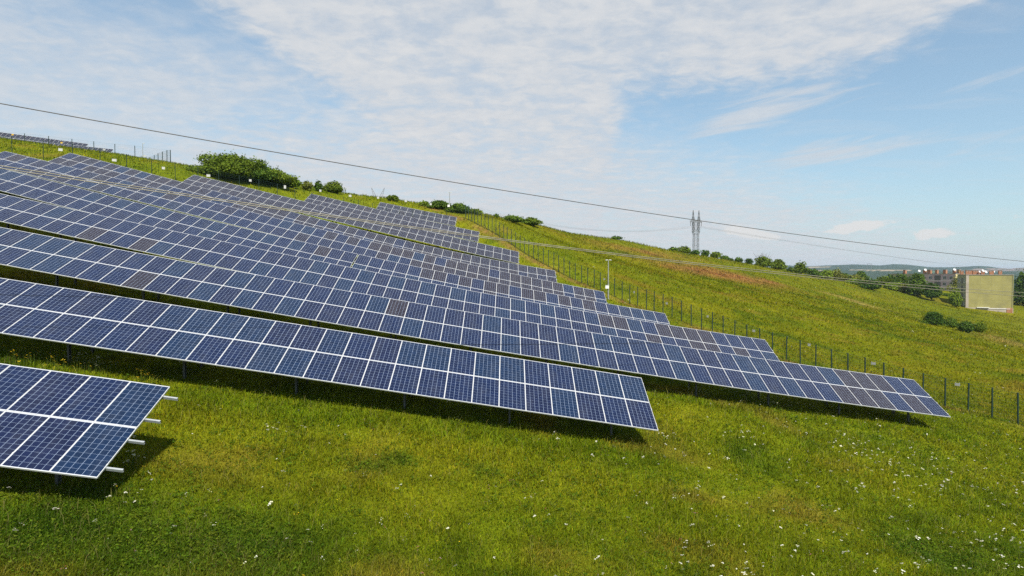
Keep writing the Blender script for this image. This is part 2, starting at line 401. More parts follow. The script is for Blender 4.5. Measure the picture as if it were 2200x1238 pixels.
# colours of the sward (albedo) by place
def clampf(a): return np.clip(a, 0, 1)
PATCH = []
for (u1, v1), (u2, v2), r_, a_, c in (((1460, 578), (1650, 606), 5.2, 1.05, 'red'), ((1530, 585), (1600, 600), 7.0, .55, 'red'), ((1290, 525), (1400, 545), 4.0, .55, 'red'), ((1400, 545), (1500, 556), 3.0, .4, 'red'), ((1800, 636), (1868, 657), 3.2, .85, 'dry'), ((2120, 722), (2190, 745), 3.0, .6, 'dry')):
    p, q = hit(u1, v1, 60), hit(u2, v2, 60)
    if p is not None and q is not None: PATCH.append((p.x, p.y, q.x - p.x, q.y - p.y, r_, a_, c))
CLOVER = []
for u, v, r_ in ((330, 1180, 1.9), (520, 1200, 1.5), (60, 1170, 1.6), (120, 1110, 1.2), (790, 1005, .55), (860, 990, .5), (1040, 1010, .5), (1960, 1180, 1.0), (2080, 1195, .7)):
    p = hit(u, v, 6)
    if p is not None: CLOVER.append((p.x, p.y, r_))
def sward(x, y):
    a = N1(x, y, 1.7); b = N2(x, y, 5.3); c = N3(x, y, 16.0); d = N4(x, y, .55); e = N3(x, y, 34.0)
    green = np.array([.146, .180, .0060]); yel = np.array([.200, .206, .0075]); dark = np.array([.080, .126, .0060]); dry = np.array([.225, .150, .026])
    w1 = clampf((a * .5 + b * .5 + .35 * c - .55) * 2.2)[:, None]
    col = green * (1 - w1) + yel * w1
    w2 = clampf((.36 - (b * .55 + a * .3 + d * .15)) * 6)[:, None]
    col = col * (1 - w2) + dark * w2
    w3 = (clampf((a * .45 + N4(x, y, 3.7) * .55 - .66) * 6) * .45)[:, None]
    col = col * (1 - w3) + dry * w3
    # the open hay meadow outside the fence is riper and more golden than the sward between the rows
    so_ = ((x - 32.37) + .763 * (y - 38.91)) / 1.258
    out_ = sstep(so_ + 3.0 * (N2(x, y, 4.0) - .5), 0.0, 6.0)[:, None]
    col = col * (1 - out_ * (1 - np.array([.90, .84, .85])))
    for px, py, ex_, ey_, r_, a_, k in PATCH:
        tt = clampf(((x - px) * ex_ + (y - py) * ey_) / (ex_ * ex_ + ey_ * ey_)); dd = np.hypot(x - px - tt * ex_, y - py - tt * ey_)
        w = clampf(np.exp(-(dd / r_) ** 2) * a_ * (.35 + .9 * N1(x, y, 2.3)))[:, None]
        col = col * (1 - w) + (np.array([.270, .128, .042]) if k == 'red' else np.array([.34, .23, .075])) * w
    for cx_, cy_, r_ in CLOVER:
        w = (np.exp(-((x - cx_) ** 2 + (y - cy_) ** 2) / r_ ** 2) * clampf(.25 + 1.1 * N2(x, y, 1.3)))[:, None]; w = clampf(w)
        col = col * (1 - w) + np.array([.058, .105, .0065]) * w
    # trodden dry strip along the foot of the side fence
    s = (x - 32.37) + .763 * (y - 38.91); s = s / math.sqrt(1 + .763 ** 2)
    w = np.exp(-((s + .55) / .55) ** 2) * clampf(N1(x, y, 2.9) * 1.6 - .1) * (y > 36) * (y < 98)
    w = clampf(w)[:, None] * .85
    col = col * (1 - w) + np.array([.25, .125, .055]) * w
    return col * (.78 + .44 * d)[:, None]

def axis(lo, mid0, mid1, hi, step, grow=1.09):
    a = list(np.arange(mid0, mid1 + 1e-6, step)); s = step
    while a[-1] < hi: s *= grow; a.append(a[-1] + s)
    s = step
    while a[0] > lo: s *= grow; a.insert(0, a[0] - s)
    return np.array(a)
gx = axis(-420, -62, 62, 460, .8); gy = axis(-60, 6, 112, 720, .8)
GX, GY = np.meshgrid(gx, gy); GZ = height(GX, GY)
# settle into the plain at the rim of the hill
V = np.c_[GX.ravel(), GY.ravel(), GZ.ravel()]; nx, ny = len(gx), len(gy)
idx = np.arange(nx * ny).reshape(ny, nx)
FQ = np.stack([idx[:-1, :-1], idx[:-1, 1:], idx[1:, 1:], idx[1:, :-1]], -1).reshape(-1, 4)
ground = np_mesh('ground', V, [FQ], M_ground, sward(V[:, 0], V[:, 1]) * .8, True)
tag(ground, kind='structure')

# the valley floor out to the horizon
mb = MB(); 
PL = 14000
rr_ = [0, 300, 800, 1500, 3000, 6000, PL]; na = 48
vv = [(0, 0, -48)]; ff = []
for r_ in rr_[1:]:
    for k in range(na): vv.append((r_ * math.sin(2 * math.pi * k / na), r_ * math.cos(2 * math.pi * k / na), -48))
vv = np.array(vv); tri = np.array([(0, 1 + (k + 1) % na, 1 + k) for k in range(na)])
qd = np.array([(1 + i * na + k, 1 + i * na + (k + 1) % na, 1 + (i + 1) * na + (k + 1) % na, 1 + (i + 1) * na + k) for i in range(len(rr_) - 2) for k in range(na)])
plain = np_mesh('valley_floor', vv, [tri, qd], M_hill, np.tile([.05, .075, .025], (len(vv), 1)))
tag(plain, kind='structure')

# ------------------------------------------------------------------ solar module (one mesh pair shared by every copy)
MW, MH, PITCH_X = 1.008, 1.660, 1.012
mb = MB(); w2, h2 = MW / 2 - .013, MH / 2 - .0145
uvq = [(MW / 2 + x, MH / 2 + y) for x, y in ((-w2, -h2), (w2, -h2), (w2, h2), (-w2, h2))]
mb.poly([(-w2, -h2, 0), (w2, -h2, 0), (w2, h2, 0), (-w2, h2, 0)], 0, uvq)
mb.poly([(-w2, h2, -.006), (w2, h2, -.006), (w2, -h2, -.006), (-w2, -h2, -.006)], 1)
for a, b in (((-w2, -h2), (w2, -h2)), ((w2, -h2), (w2, h2)), ((w2, h2), (-w2, h2)), ((-w2, h2), (-w2, -h2))):
    mb.poly([(*a, -.006), (*b, -.006), (*b, 0), (*a, 0)], 1)
mb.box((0, h2 - .20, -.020), (.12, .10, .022), None, 1)                 # junction box on the back sheet
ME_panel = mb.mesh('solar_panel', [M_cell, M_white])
mb = MB()
for sx in (-1, 1): mb.box((sx * (MW / 2 - .007), 0, -.016), (.014, MH, .040))
for sy in (-1, 1): mb.box((0, sy * (MH / 2 - .007), -.0165), (MW - .024, .014, .039))
for sy in (-1, 1): mb.box((0, sy * (MH / 2 - .026), -.031), (MW - .032, .020, .003))
for sx in (-1, 1):
    for y_ in (-.43, .43): mb.box((sx * (MW / 2 - .004), y_, .007), (.022, .05, .006))     # clamps over the frame
ME_frame = mb.mesh('frame', [M_frame])

class Path:
    """arc-length walk along the top edge of a row, from its right end to the left"""
    def __init__(s, row):
        s.row = row; xs = np.linspace(row[1] + 2, row[1] - row[2] * 1.05 - 3, 900)
        P = np.array([top_pt(row, x) for x in xs]); d = np.r_[0, np.cumsum(np.linalg.norm(np.diff(P, axis=0), axis=1))]
        s.s = d - np.interp(-row[1], -xs, d); s.P = P
    def at(s, a): return Vector([np.interp(a, s.s, s.P[:, k]) for k in range(3)])
    def axes(s, a):
        r = (s.at(a - .5) - s.at(a + .5)).normalized(); T_ = s.row[4] if len(s.row) > 4 else TILT; t_ = (T_ - r * T_.dot(r)).normalized()
        return r, t_, r.cross(t_).normalized()

def solar_row(row, label, ext=.10, group='solar arrays stepped up the grassy slope', legs=True, post_every=4):
    P = Path(row); n = row[2]; L = n * PITCH_X
    c = P.at(L / 2); base = Vector((c.x, c.y - 1.5, h1(c.x, c.y - 1.5)))
    root = empty('solar_array', base); tag(root, label, 'solar array', group)
    for j in range(n):
        a = (j + .5) * PITCH_X; r, t_, nn = P.axes(a); top = P.at(a)
        for k, off in enumerate((MH / 2, SLOPE_LEN - MH / 2)):
            p = top - t_ * off - base
            # every module sits a hair out of true on its clamps
            e1 = random.gauss(0, .0016); e2 = random.gauss(0, .0016)
            nv = (nn + r * e1 + t_ * e2).normalized(); rv = (r - nv * r.dot(nv)).normalized(); tv = nv.cross(rv)
            M4 = Matrix((( rv.x, tv.x, nv.x, p.x), (rv.y, tv.y, nv.y, p.y), (rv.z, tv.z, nv.z, p.z), (0, 0, 0, 1)))
            o = bpy.data.objects.new('solar_panel', ME_panel); COL.objects.link(o); o.parent = root; o.matrix_basis = M4
            f = bpy.data.objects.new('frame', ME_frame); COL.objects.link(f); f.parent = o
    if not legs: return root
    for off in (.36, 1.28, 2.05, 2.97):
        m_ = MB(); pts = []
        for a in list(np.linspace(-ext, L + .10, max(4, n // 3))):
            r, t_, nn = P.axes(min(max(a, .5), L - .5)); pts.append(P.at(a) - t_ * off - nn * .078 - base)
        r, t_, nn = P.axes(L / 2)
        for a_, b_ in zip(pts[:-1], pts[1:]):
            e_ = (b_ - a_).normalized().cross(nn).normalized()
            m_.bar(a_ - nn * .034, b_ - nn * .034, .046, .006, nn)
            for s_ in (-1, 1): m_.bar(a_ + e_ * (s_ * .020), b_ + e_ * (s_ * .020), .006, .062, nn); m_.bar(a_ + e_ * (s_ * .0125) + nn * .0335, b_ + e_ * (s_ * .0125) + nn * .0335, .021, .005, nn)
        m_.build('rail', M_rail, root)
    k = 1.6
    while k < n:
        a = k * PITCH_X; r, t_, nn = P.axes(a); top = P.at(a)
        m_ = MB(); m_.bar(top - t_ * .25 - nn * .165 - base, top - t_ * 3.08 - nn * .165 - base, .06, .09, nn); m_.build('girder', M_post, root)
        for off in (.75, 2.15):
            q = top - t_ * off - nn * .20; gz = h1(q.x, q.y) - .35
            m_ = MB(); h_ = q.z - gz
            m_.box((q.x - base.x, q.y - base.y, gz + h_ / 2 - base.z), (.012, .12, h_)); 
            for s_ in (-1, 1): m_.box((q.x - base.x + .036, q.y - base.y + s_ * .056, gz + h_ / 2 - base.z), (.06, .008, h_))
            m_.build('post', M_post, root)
        k += post_every
    return root
LABELS = ['short end of the foremost solar array at the left edge, its bare rail ends showing',
          'two-tier solar array directly behind the foremost one, ending over open grass in mid picture',
          'long solar array whose lower right corner reaches farthest right, beside the fence',
          'fourth solar array up the slope, its end stepping just above the farthest-reaching array',
          'right-hand part of the split fifth solar array, right of the narrow gap',
          'left-hand part of the split fifth solar array, left of the narrow gap',
          'sixth solar array up the slope, ending just left of the grey lamp post',
          'seventh solar array up the slope, its upper left corner making the leftmost step',
          'eighth solar array up the slope, its upper left corner just below the large bush',
          'ninth solar array up the slope, second shortest, right below the topmost one',
          'topmost and shortest solar array, eleven modules long, below the lamp on the crest']
for i, r in enumerate(ROWS): solar_row(r, LABELS[i], (.36, .04)[i] if i < 2 else .12)

# three tables of the neighbouring plant on the hilltop
def far_row(Y0, p, q, n, label):
    def pos(u, v):
        d = ray(u, v); return d * (Y0 / (d.y - HEAD * d.x))
    a, b = pos(*p), pos(*q)
    c1_ = (b.z - a.z) / (b.x - a.x); c0_ = a.z - c1_ * a.x
    solar_row((Y0, b.x, n, (c1_ * 10, c0_), Vector((0, math.cos(R(43)), math.sin(R(43))))), label, group='solar arrays of the plant on the hilltop', post_every=5)
far_row(150.0, (0, 284), (190, 309.5), 28, 'distant solar array highest on the hilltop, against the sky at the left edge')
far_row(143.0, (176, 314), (244, 321), 13, 'distant solar array on the hilltop, middle one of the three, below the highest')
far_row(136.5, (226, 327), (258, 329.5), 10, 'distant solar array on the hilltop, lowest and nearest the lamp of the upper fence')

# ------------------------------------------------------------------ fences
def fence(name, bases, H, label, r_post=.041, strands=None, step=.16, origin=None, group='green wire fences'):
    root = empty(name, bases[0]); tag(root, label, 'fence', group); o0 = Vector(bases[0])
    m_ = MB(); m_.box((0, 0, H / 2 - .15), (r_post * 2, r_post * 1.5, H + .3)); m_.box((0, 0, H + .008), (r_post * 2.2, r_post * 1.7, .016))
    me = m_.mesh('post', [M_fpost])
    for b in bases:
        o = bpy.data.objects.new('post', me); COL.objects.link(o); o.parent = root; o.location = Vector(b) - o0
        o.rotation_euler = (random.gauss(0, .008), random.gauss(0, .008), 0)
    w = MB()
    for a, b in zip(bases[:-1], bases[1:]):
        a = Vector(a) - o0; b = Vector(b) - o0
        for h_ in np.linspace(.06, H - .04, 10):
            w.tube([a + Vector((0, 0, h_)), b + Vector((0, 0, h_))], .0042 if h_ < H - .1 else .006, 3, cap=False)
        n_ = max(2, int((b - a).length / step))
        for k in range(1, n_):
            p = a.lerp(b, k / n_); w.tube([p + Vector((0, 0, .05)), p + Vector((0, 0, H - .04))], .0022, 3, cap=False)
    w.build('wire_mesh', M_fwire, root)
    return root
def onz(p, dz=0.0): return Vector((p[0], p[1], h1(p[0], p[1]) + dz))
# fence down the right side of the field: post tops read off in order from the lower right to the crest
tops = [1400 + x / 2.75 for x in (2180, 2025, 1883, 1745, 1615, 1493, 1380, 1268, 1166, 1070, 975, 883, 800, 717, 642, 565, 493, 425, 360, 297, 236, 178, 122, 68, 15)]
tops += [1000 + x / 3.993 for x in (1553, 1478, 1410, 1345, 1278, 1222, 1158, 1105, 1048, 997, 942, 895, 845, 800, 758, 712, 668, 624, 583, 543, 507, 468, 430, 395, 360, 328, 294, 262, 229, 197, 168, 137, 108, 80, 53, 27, 2)]
sb = []
for u in tops:
    d = ray(u, 600); p = d * (62.06 / (d.x + .763 * d.y)); sb.append(onz(p))
d0 = sb[0] - sb[1]
sb = [onz(sb[0] + d0 * k) for k in (4, 3, 2, 1)] + sb
fence('wire_fence', sb, 2.03, 'long green post-and-wire fence running down the right side of the solar field')
corner = sb[-1]
ub = []
E0, E1 = Vector((-51.5, 62.4, 0)), Vector((corner.x, corner.y, 0))
top_u = [27, 94, 157, 216, 272.7, 326, 377, 425.5, 470, 514.5, 556, 596, 633.6, 670, 704.5, 737.6, 769.6, 800, 830, 858, 885.5, 911.5, 936.7, 960]
ev = (E1 - E0)
for u in [-110, -40] + top_u:
    d = ray(u, 400); k = (d.y * E0.x - d.x * E0.y) / (d.x * ev.y - d.y * ev.x); ub.append(onz(E0 + ev * k))
ub.append(corner)
fence('wire_fence', ub, 2.03, 'green post-and-wire fence along the brow above the stepped array ends, hung with white plates', r_post=.027, step=.25)
# fence of the plant on the hilltop
fb = [onz(at(u, 330, Y)) for u, Y in ((-60, 103), (-3, 102.6), (54, 102.2), (105, 101.8), (155, 101.4), (202, 101), (247, 100.6), (290, 100.2), (366, 99.5))]
fence('wire_fence', fb, 2.6, 'fence of tall posts in front of the distant hilltop arrays at upper left', step=.3)
fb2 = [onz(at(u, 330, Y)) for u, Y in ((366.5, 99.9), (358.5, 101.5), (349, 103.5), (339.5, 105.5), (331, 107.5), (322, 109.5), (314, 111.5), (297.5, 114))]
fence('mesh_fence', fb2, 2.7, 'short return of closely spaced fence posts running away beside the hilltop lamp', r_post=.045, step=.10)

# plates hung on the fences
def sign_on(u, v, A, B, w, h_, m_, label, group):
    d = ray(u, v); ev = Vector((B.x - A.x, B.y - A.y, 0)); k = (d.y * A.x - d.x * A.y) / (d.x * ev.y - d.y * ev.x)
    x, y = A.x + ev.x * k, A.y + ev.y * k; p = Vector((x, y, d.z * (y / d.y)))
    e = ev.normalized(); n = Vector((e.y, -e.x, 0)); n = n if n.dot(Vector((0, -1, 0))) > 0 else -n
    o_ = MB(); up = Vector((0, 0, 1))
    o_.box((0, 0, 0), (w, .006, h_), (e, n, up)); 
    for sx in (-1, 1): o_.bar(e * (sx * w * .38) + up * (h_ * .5 - .002), e * (sx * w * .38) + up * (h_ * .5 + .05) - n * .02, .008, .008)
    for sx in (-1, 1): o_.box(e * (sx * w * .38) + up * (h_ * .36) + n * .005, (.02, .006, .02), (e, n, up))
    ob = o_.build('warning_sign', m_); ob.location = p + n * .05
    tag(ob, label, 'sign', group)
A, B = ub[0], ub[-1]
G1 = 'white plates on the fence along the brow'
for (u, v), w, lab in (((130, 322), .37, 'leftmost white plate on the brow fence, above the leftmost array'), ((245.5, 344.5), .42, 'white plate on the brow fence right of the leftmost step of the arrays'),
                  ((351, 361.5), .3, 'small white plate on the brow fence under the short fence return'), ((447.6, 377.6), .4, 'white plate on the brow fence at the left foot of the large bush'),
                  ((537.6, 388), .28, 'small white plate on the brow fence before the middle of the large bush'), ((612, 402), .26, 'upright white plate on the brow fence at the right foot of the large bush'),
                  ((688, 410), .26, 'tiny white plate on the brow fence just left of the small round bush'), ((752, 421), .36, 'white plate on the brow fence right of the small round bush'),
                  ((812, 425), .3, 'white plate on the brow fence under the steel horns behind the brow'), ((871.5, 432), .34, 'white plate on the brow fence above the left end of the topmost array'),
                  ((925, 439), .3, 'rightmost white plate on the brow fence, before the long low hedge')):
    sign_on(u, v, A, B, w, .40 if u == 612 else .27, M_sign, lab, G1)
A, B = sb[0], sb[-1]
G2 = 'white plates on the side fence'
for (u, v), w, lab in (((1299, 600), .26, 'small white plate on the side fence just left of the lamp post'), ((1363, 628), .2, 'small white plate on the side fence a little right of the lamp post'),
                  ((1433, 652), .26, 'white plate on the side fence right above the end of the fifth solar array'), ((1521, 680), .2, 'faint white plate on the side fence between the fourth and fifth array ends'),
                  ((1620, 711), .27, 'white plate on the side fence above the end of the fourth solar array'), ((1739, 741), .22, 'dull white plate on the side fence right of the fourth array end'),
                  ((1877, 781), .33, 'largest white plate on the side fence, above the long bottom array'), ((2057.5, 826), .3, 'grey-white plate on the side fence at lower right, nearest the viewer')):
    sign_on(u, v, A, B, w, .19, M_sign, lab, G2)
A, B = fb[0], fb[-1]
for (u, v), m_, lab in (((27.6, 289.6), M_ysign, 'yellow plate on the hilltop fence near the left edge'), ((132.7, 307), M_ysign, 'yellow plate on the hilltop fence, the right one of two'),
                        ((224.5, 322), M_sign, 'white plate on the hilltop fence near the end of the distant arrays'), ((311, 335), M_sign, 'white plate on the hilltop fence beside the lamp')):
    sign_on(u, v, A, B, .38, .24, m_, lab, 'plates on the hilltop fence')

# ------------------------------------------------------------------ lamp posts
def lamp_post(u, v_top, Y, label, heads=2, boxy=True):
    p = at(u, v_top, Y); b = onz(p, -.1); H = p.z - b.z
    root = empty('lamp_post', b); tag(root, label, 'lamp post', 'lamp posts of the solar field')
    m_ = MB(); m_.tube([(0, 0, 0), (0, 0, 1.1)], .075, 8); m_.tube([(0, 0, 1.1), (0, 0, H - .03)], [.058, .045], 8); m_.box((0, 0, .13), (.26, .26, .03)); m_.build('pole', M_lamp, root)
    for s_ in ((-1, 1) if heads == 2 else (1,)):
        m_ = MB(); m_.box((s_ * .19, 0, H - .01), (.25, .15, .05), (Vector((1, 0, -.10 * s_)).normalized(), Vector((0, 1, 0)), Vector((.1 * s_, 0, 1)).normalized()))
        m_.box((s_ * .20, 0, H - .045), (.18, .10, .02)); m_.bar((0, 0, H - .05), (s_ * .12, 0, H - .02), .03); m_.build('lamp_head', M_white, root)
    if boxy:
        m_ = MB(); m_.box((-.14, -.1, H * .33), (.36, .18, .33)); m_.box((-.14, -.1, H * .33 + .175), (.40, .22, .02)); m_.build('control_box', M_white, root)
lamp_post(1307, 558.5, 65.0, 'grey twin-head lamp post with a white box, beside the sixth array')
lamp_post(966, 413, 95.5, 'thin twin-head lamp post with a white box on the brow by the topmost array')
lamp_post(306.5, 308, 104.0, 'single-head lamp post against the sky by the hilltop fence at upper left', 1, True)

# ------------------------------------------------------------------ cables and pylons
def cable(p, q, sag, r, m_, label, group, ext=(.5, .5), n=60):
    p, q = Vector(p), Vector(q); pts = []
    for k in np.linspace(-ext[0], 1 + ext[1], n):
        v_ = p.lerp(q, k); v_.z -= sag * 4 * k * (1 - k); pts.append(v_)
    o = MB(); o.tube(pts, r, 6); ob = o.build('power_cable', m_, smooth=True); tag(ob, label, 'cable', group)
GC = 'overhead cables across the field'
def wire2(p, m2, q, Ys, r, m_, label, group=GC):
    """span through a left and right point; the sag follows from a middle sighting"""
    a, b = at(*p, Ys[0]), at(*q, Ys[1]); d = ray(*m2)
    k = (d.y * a.x - d.x * a.y) / (d.x * (b.y - a.y) - d.y * (b.x - a.x)); y = a.y + (b.y - a.y) * k; z = d.z * y / d.y
    sag = (a.z + (b.z - a.z) * k - z) / (4 * k * (1 - k)); cable(a, b, sag, r, m_, label, group)
wire2((0, 222.5), (1180, 425), (2200, 562), (17, 36), .0140, M_cable, 'single dark overhead cable, the upper one crossing the sky from left to right')
wire2((0, 356), (1030, 507), (2200, 629), (20, 42), .017, M_cable2, 'lower bundle of pale overhead cables, upper strand over the array tops')
wire2((0, 361.5), (1030, 510), (2200, 637), (20.0, 42), .017, M_cable2, 'lower bundle of pale overhead cables, lower strand over the array tops')

def pylon(u, Y, v_top, label, rot=R(20)):
    tip = at(u, v_top, Y); b = onz(tip, -.3); H = tip.z - b.z; k = 1.0; drop = H - 27.5; root_z = b.z; b.z = tip.z - 27.5
    root = empty('pylon', b, rot); tag(root, label, 'pylon', 'lattice pylons')
    XS = 1.12
    def lattice(m_, lv, th):
        """lv: list of (z, cx, hx, hy) rectangular rings"""
        for (z0, c0, x0, y0), (z1, c1, x1, y1) in zip(lv[:-1], lv[1:]):
            A_ = [Vector(((c0 + sx * x0) * XS, sy * y0, z0)) * k for sx, sy in ((-1, -1), (1, -1), (1, 1), (-1, 1))]
            B_ = [Vector(((c1 + sx * x1) * XS, sy * y1, z1)) * k for sx, sy in ((-1, -1), (1, -1), (1, 1), (-1, 1))]
            for i in range(4):
                j = (i + 1) % 4
                m_.bar(A_[i], B_[i], th * 1.3); m_.bar(A_[i], B_[j], th * .8); m_.bar(A_[j], B_[i], th * .8); m_.bar(B_[i], B_[j], th * .8)
    m_ = MB(); lattice(m_, [(z, 0, 1.55 - .012 * z, 1.0 - .015 * z) for z in np.linspace(-drop, 12.2, 5 + int(drop / 3.2))], .13); m_.build('tower_body', M_steel, root)
    m_ = MB(); lattice(m_, [(12.2, 0, 1.40, .82), (14.4, 0, 2.15, .8)], .15); m_.bar(Vector((-2.8, 0, 14.4)) * k, Vector((2.8, 0, 14.4)) * k, .3); m_.build('waist', M_steel, root)
    for s_ in (-1, 1):
        m_ = MB(); lattice(m_, [(14.4, s_ * 1.45, .70, .7), (17.3, s_ * 1.62, .60, .55), (20.2, s_ * 1.80, .5, .45)], .13); m_.build('arm', M_steel, root)
        m_ = MB(); lattice(m_, [(20.9, s_ * 1.9, .72, .5), (23.4, s_ * 1.9, .42, .3), (27.5, s_ * 1.9, .06, .06)], .12); m_.build('peak', M_steel, root)
    m_ = MB()
    for y_ in (-.5, .5):
        for z_ in (20.2, 20.9): m_.bar(Vector((-4.2, y_, z_)) * k, Vector((4.2, y_, z_)) * k, .24)
        for x_ in np.arange(-4.2, 4.1, 1.05): m_.bar(Vector((x_, y_, 20.2)) * k, Vector((x_ + 1.05, y_, 20.9)) * k, .12)
    m_.build('crossarm', M_steel, root)
    for x_ in (-4.05, 0, 4.05):
        m_ = MB(); m_.tube([Vector((x_, 0, 20.1 - .24 * i)) * k for i in range(11)], [.10 + .09 * (i % 2) for i in range(11)], 6); m_.build('insulator', M_ins, root)
    return root, b, k, rot
py, pb, pk, pr = pylon(1495.5, 385.0, 452, 'grey lattice pylon with twin peaks standing on the far brow of the meadow')
def arm_pt(x, z): return pb + Vector((x * math.cos(pr), x * math.sin(pr), z)) * pk
GL = 'thin cables of the pylon line'
for x_, lab in ((-4.05, 'thin cable from the left insulator'), (0, 'thin cable from the middle insulator'), (4.05, 'thin cable from the right insulator')):
    e = at(2060 + x_ * 3, 571 + x_ * .4, 560)
    cable(arm_pt(x_, 17.6), e, 1.0, .035, M_steel, lab + ' of the pylon down to the right', GL, (0, .6), 40)
    e = at(1150, 478 + x_ * .5, 330)
    cable(arm_pt(x_, 17.6), e, 4.0, .030, M_steel, lab + ' of the pylon away to the left', GL, (0, .3), 40)
# the second pylon stands beyond the brow, only its horned head rising above the grass
def horned(u, Y, v_top, label):
    tip = at(u, v_top, Y); b = onz(tip, -.3); H = tip.z - b.z
    root = empty('pylon', b, R(8)); tag(root, label, 'pylon', 'lattice pylons')
    m_ = MB(); zt = H - 3.2
    for sx in (-1, 1):
        for sy in (-1, 1): m_.bar((sx * 1.9, sy * 1.4, 0), (sx * 1.1, sy * .6, zt), .16)
    for i in range(8):
        z0, z1 = zt * i / 8, zt * (i + 1) / 8; w0, w1 = 1.9 - .8 * i / 8, 1.9 - .8 * (i + 1) / 8
        for sy in (-1, 1): m_.bar((-w0, sy * .9, z0), (w1, sy * .9, z1), .10); m_.bar((w0, sy * .9, z0), (-w1, sy * .9, z1), .10)
    m_.build('tower_body', M_steel, root)
    m_ = MB(); m_.bar((-6, 0, zt), (6, 0, zt), .22); m_.bar((-6, 0, zt - .6), (6, 0, zt - .6), .18); m_.build('crossarm', M_steel, root)
    for sx in (-1, 1):
        m_ = MB()
        for q in (-.55, .55):
            m_.bar((sx * 1.1 + q, 0, zt), (sx * 2.3, 0, H), .12)
        for i in range(1, 5):
            k0 = i / 5; m_.bar((sx * (1.1 + 1.2 * k0) - .55 * (1 - k0), 0, zt + 3.2 * k0), (sx * (1.1 + 1.2 * k0) + .55 * (1 - k0), 0, zt + 3.2 * k0), .08)
        m_.build('peak', M_steel, root)
horned(812, 225, 404, 'top of a pylon with two leaning steel horns just showing behind the brow')
# portal pylon on the far hillside
def portal(u, Y, v_top, label):
    tip = at(u, v_top, Y); root = empty('pylon', (tip.x, tip.y, tip.z - 42)); tag(root, label, 'pylon', 'lattice pylons')
    for s_ in (-1, 1):
        m_ = MB(); m_.bar((s_ * 6.5, 0, 42), (s_ * 8.2, 0, 30), .9); m_.bar((s_ * 8.2, 0, 30), (s_ * 4.0, 0, 0), .9); m_.build('leg', M_steel, root)
    m_ = MB(); m_.bar((-9, 0, 41.5), (9, 0, 41.5), 1.0); m_.build('crossarm', M_steel, root)
portal(1867.5, 2150, 566.5, 'tiny portal pylon standing on the blue far hills')

# ------------------------------------------------------------------ trees and shrubs
def leaves(blobs, n, size, cols, seed, flat=.0, shell=.55):
    """leaf-sized faces scattered through the volume of several ellipsoids; returns a vertex array and colours"""
    g = np.random.default_rng(seed); vol = np.array([b[3] * b[4] * b[5] for b in blobs]) ** .75; vol /= vol.sum()
    bi = g.choice(len(blobs), n, p=vol); B = np.array([b[:6] for b in blobs])[bi]
    d = g.normal(size=(n, 3)); d /= np.linalg.norm(d, axis=1)[:, None]
    rad = (shell + (1 - shell) * g.random(n)) ** .8; out = g.random(n) < .12; rad = np.where(out, rad * (1.0 + .42 * g.random(n) ** 1.5), rad)
    # clumpiness: knock holes into each blob
    ph = g.random((len(blobs), 3)) * 6.28; q = d * 3.3 + ph[bi]
    hole = np.sin(q[:, 0] * 1.7) * np.sin(q[:, 1] * 1.9) * np.sin(q[:, 2] * 1.5 + 1)
    rad *= 1 + .22 * hole
    c = B[:, :3] + d * B[:, 3:6] * rad[:, None]
    nrm = d * .7 + g.normal(size=(n, 3)) * .75 + np.array([0, 0, .35]); nrm /= np.linalg.norm(nrm, axis=1)[:, None]
    a = np.cross(nrm, g.normal(size=(n, 3))); a /= np.linalg.norm(a, axis=1)[:, None]; b = np.cross(nrm, a)
    s = (size * (.55 + .9 * g.random(n)))[:, None]
    V = np.stack([c - a * s, c + b * s * .5, c + a * s, c - b * s * .5], 1).reshape(-1, 3)
    cols = np.array(cols); tb = g.random(len(blobs)); m = clampf(tb[bi] * .55 + .5 * g.random(n))[:, None]
    col = cols[0] * (1 - m) + cols[1] * m; col *= (.75 + .5 * g.random(n))[:, None]
    return V, np.repeat(col, 4, 0)
GREEN = [(.075, .122, .012), (.155, .205, .022)]
LIGHT = [(.110, .175, .016), (.200, .260, .026)]
DARK = [(.032, .072, .013), (.085, .140, .020)]
OLIVE = [(.115, .140, .024), (.210, .215, .040)]
MID = [(.052, .105, .015), (.120, .180, .024)]
seedc = [100]
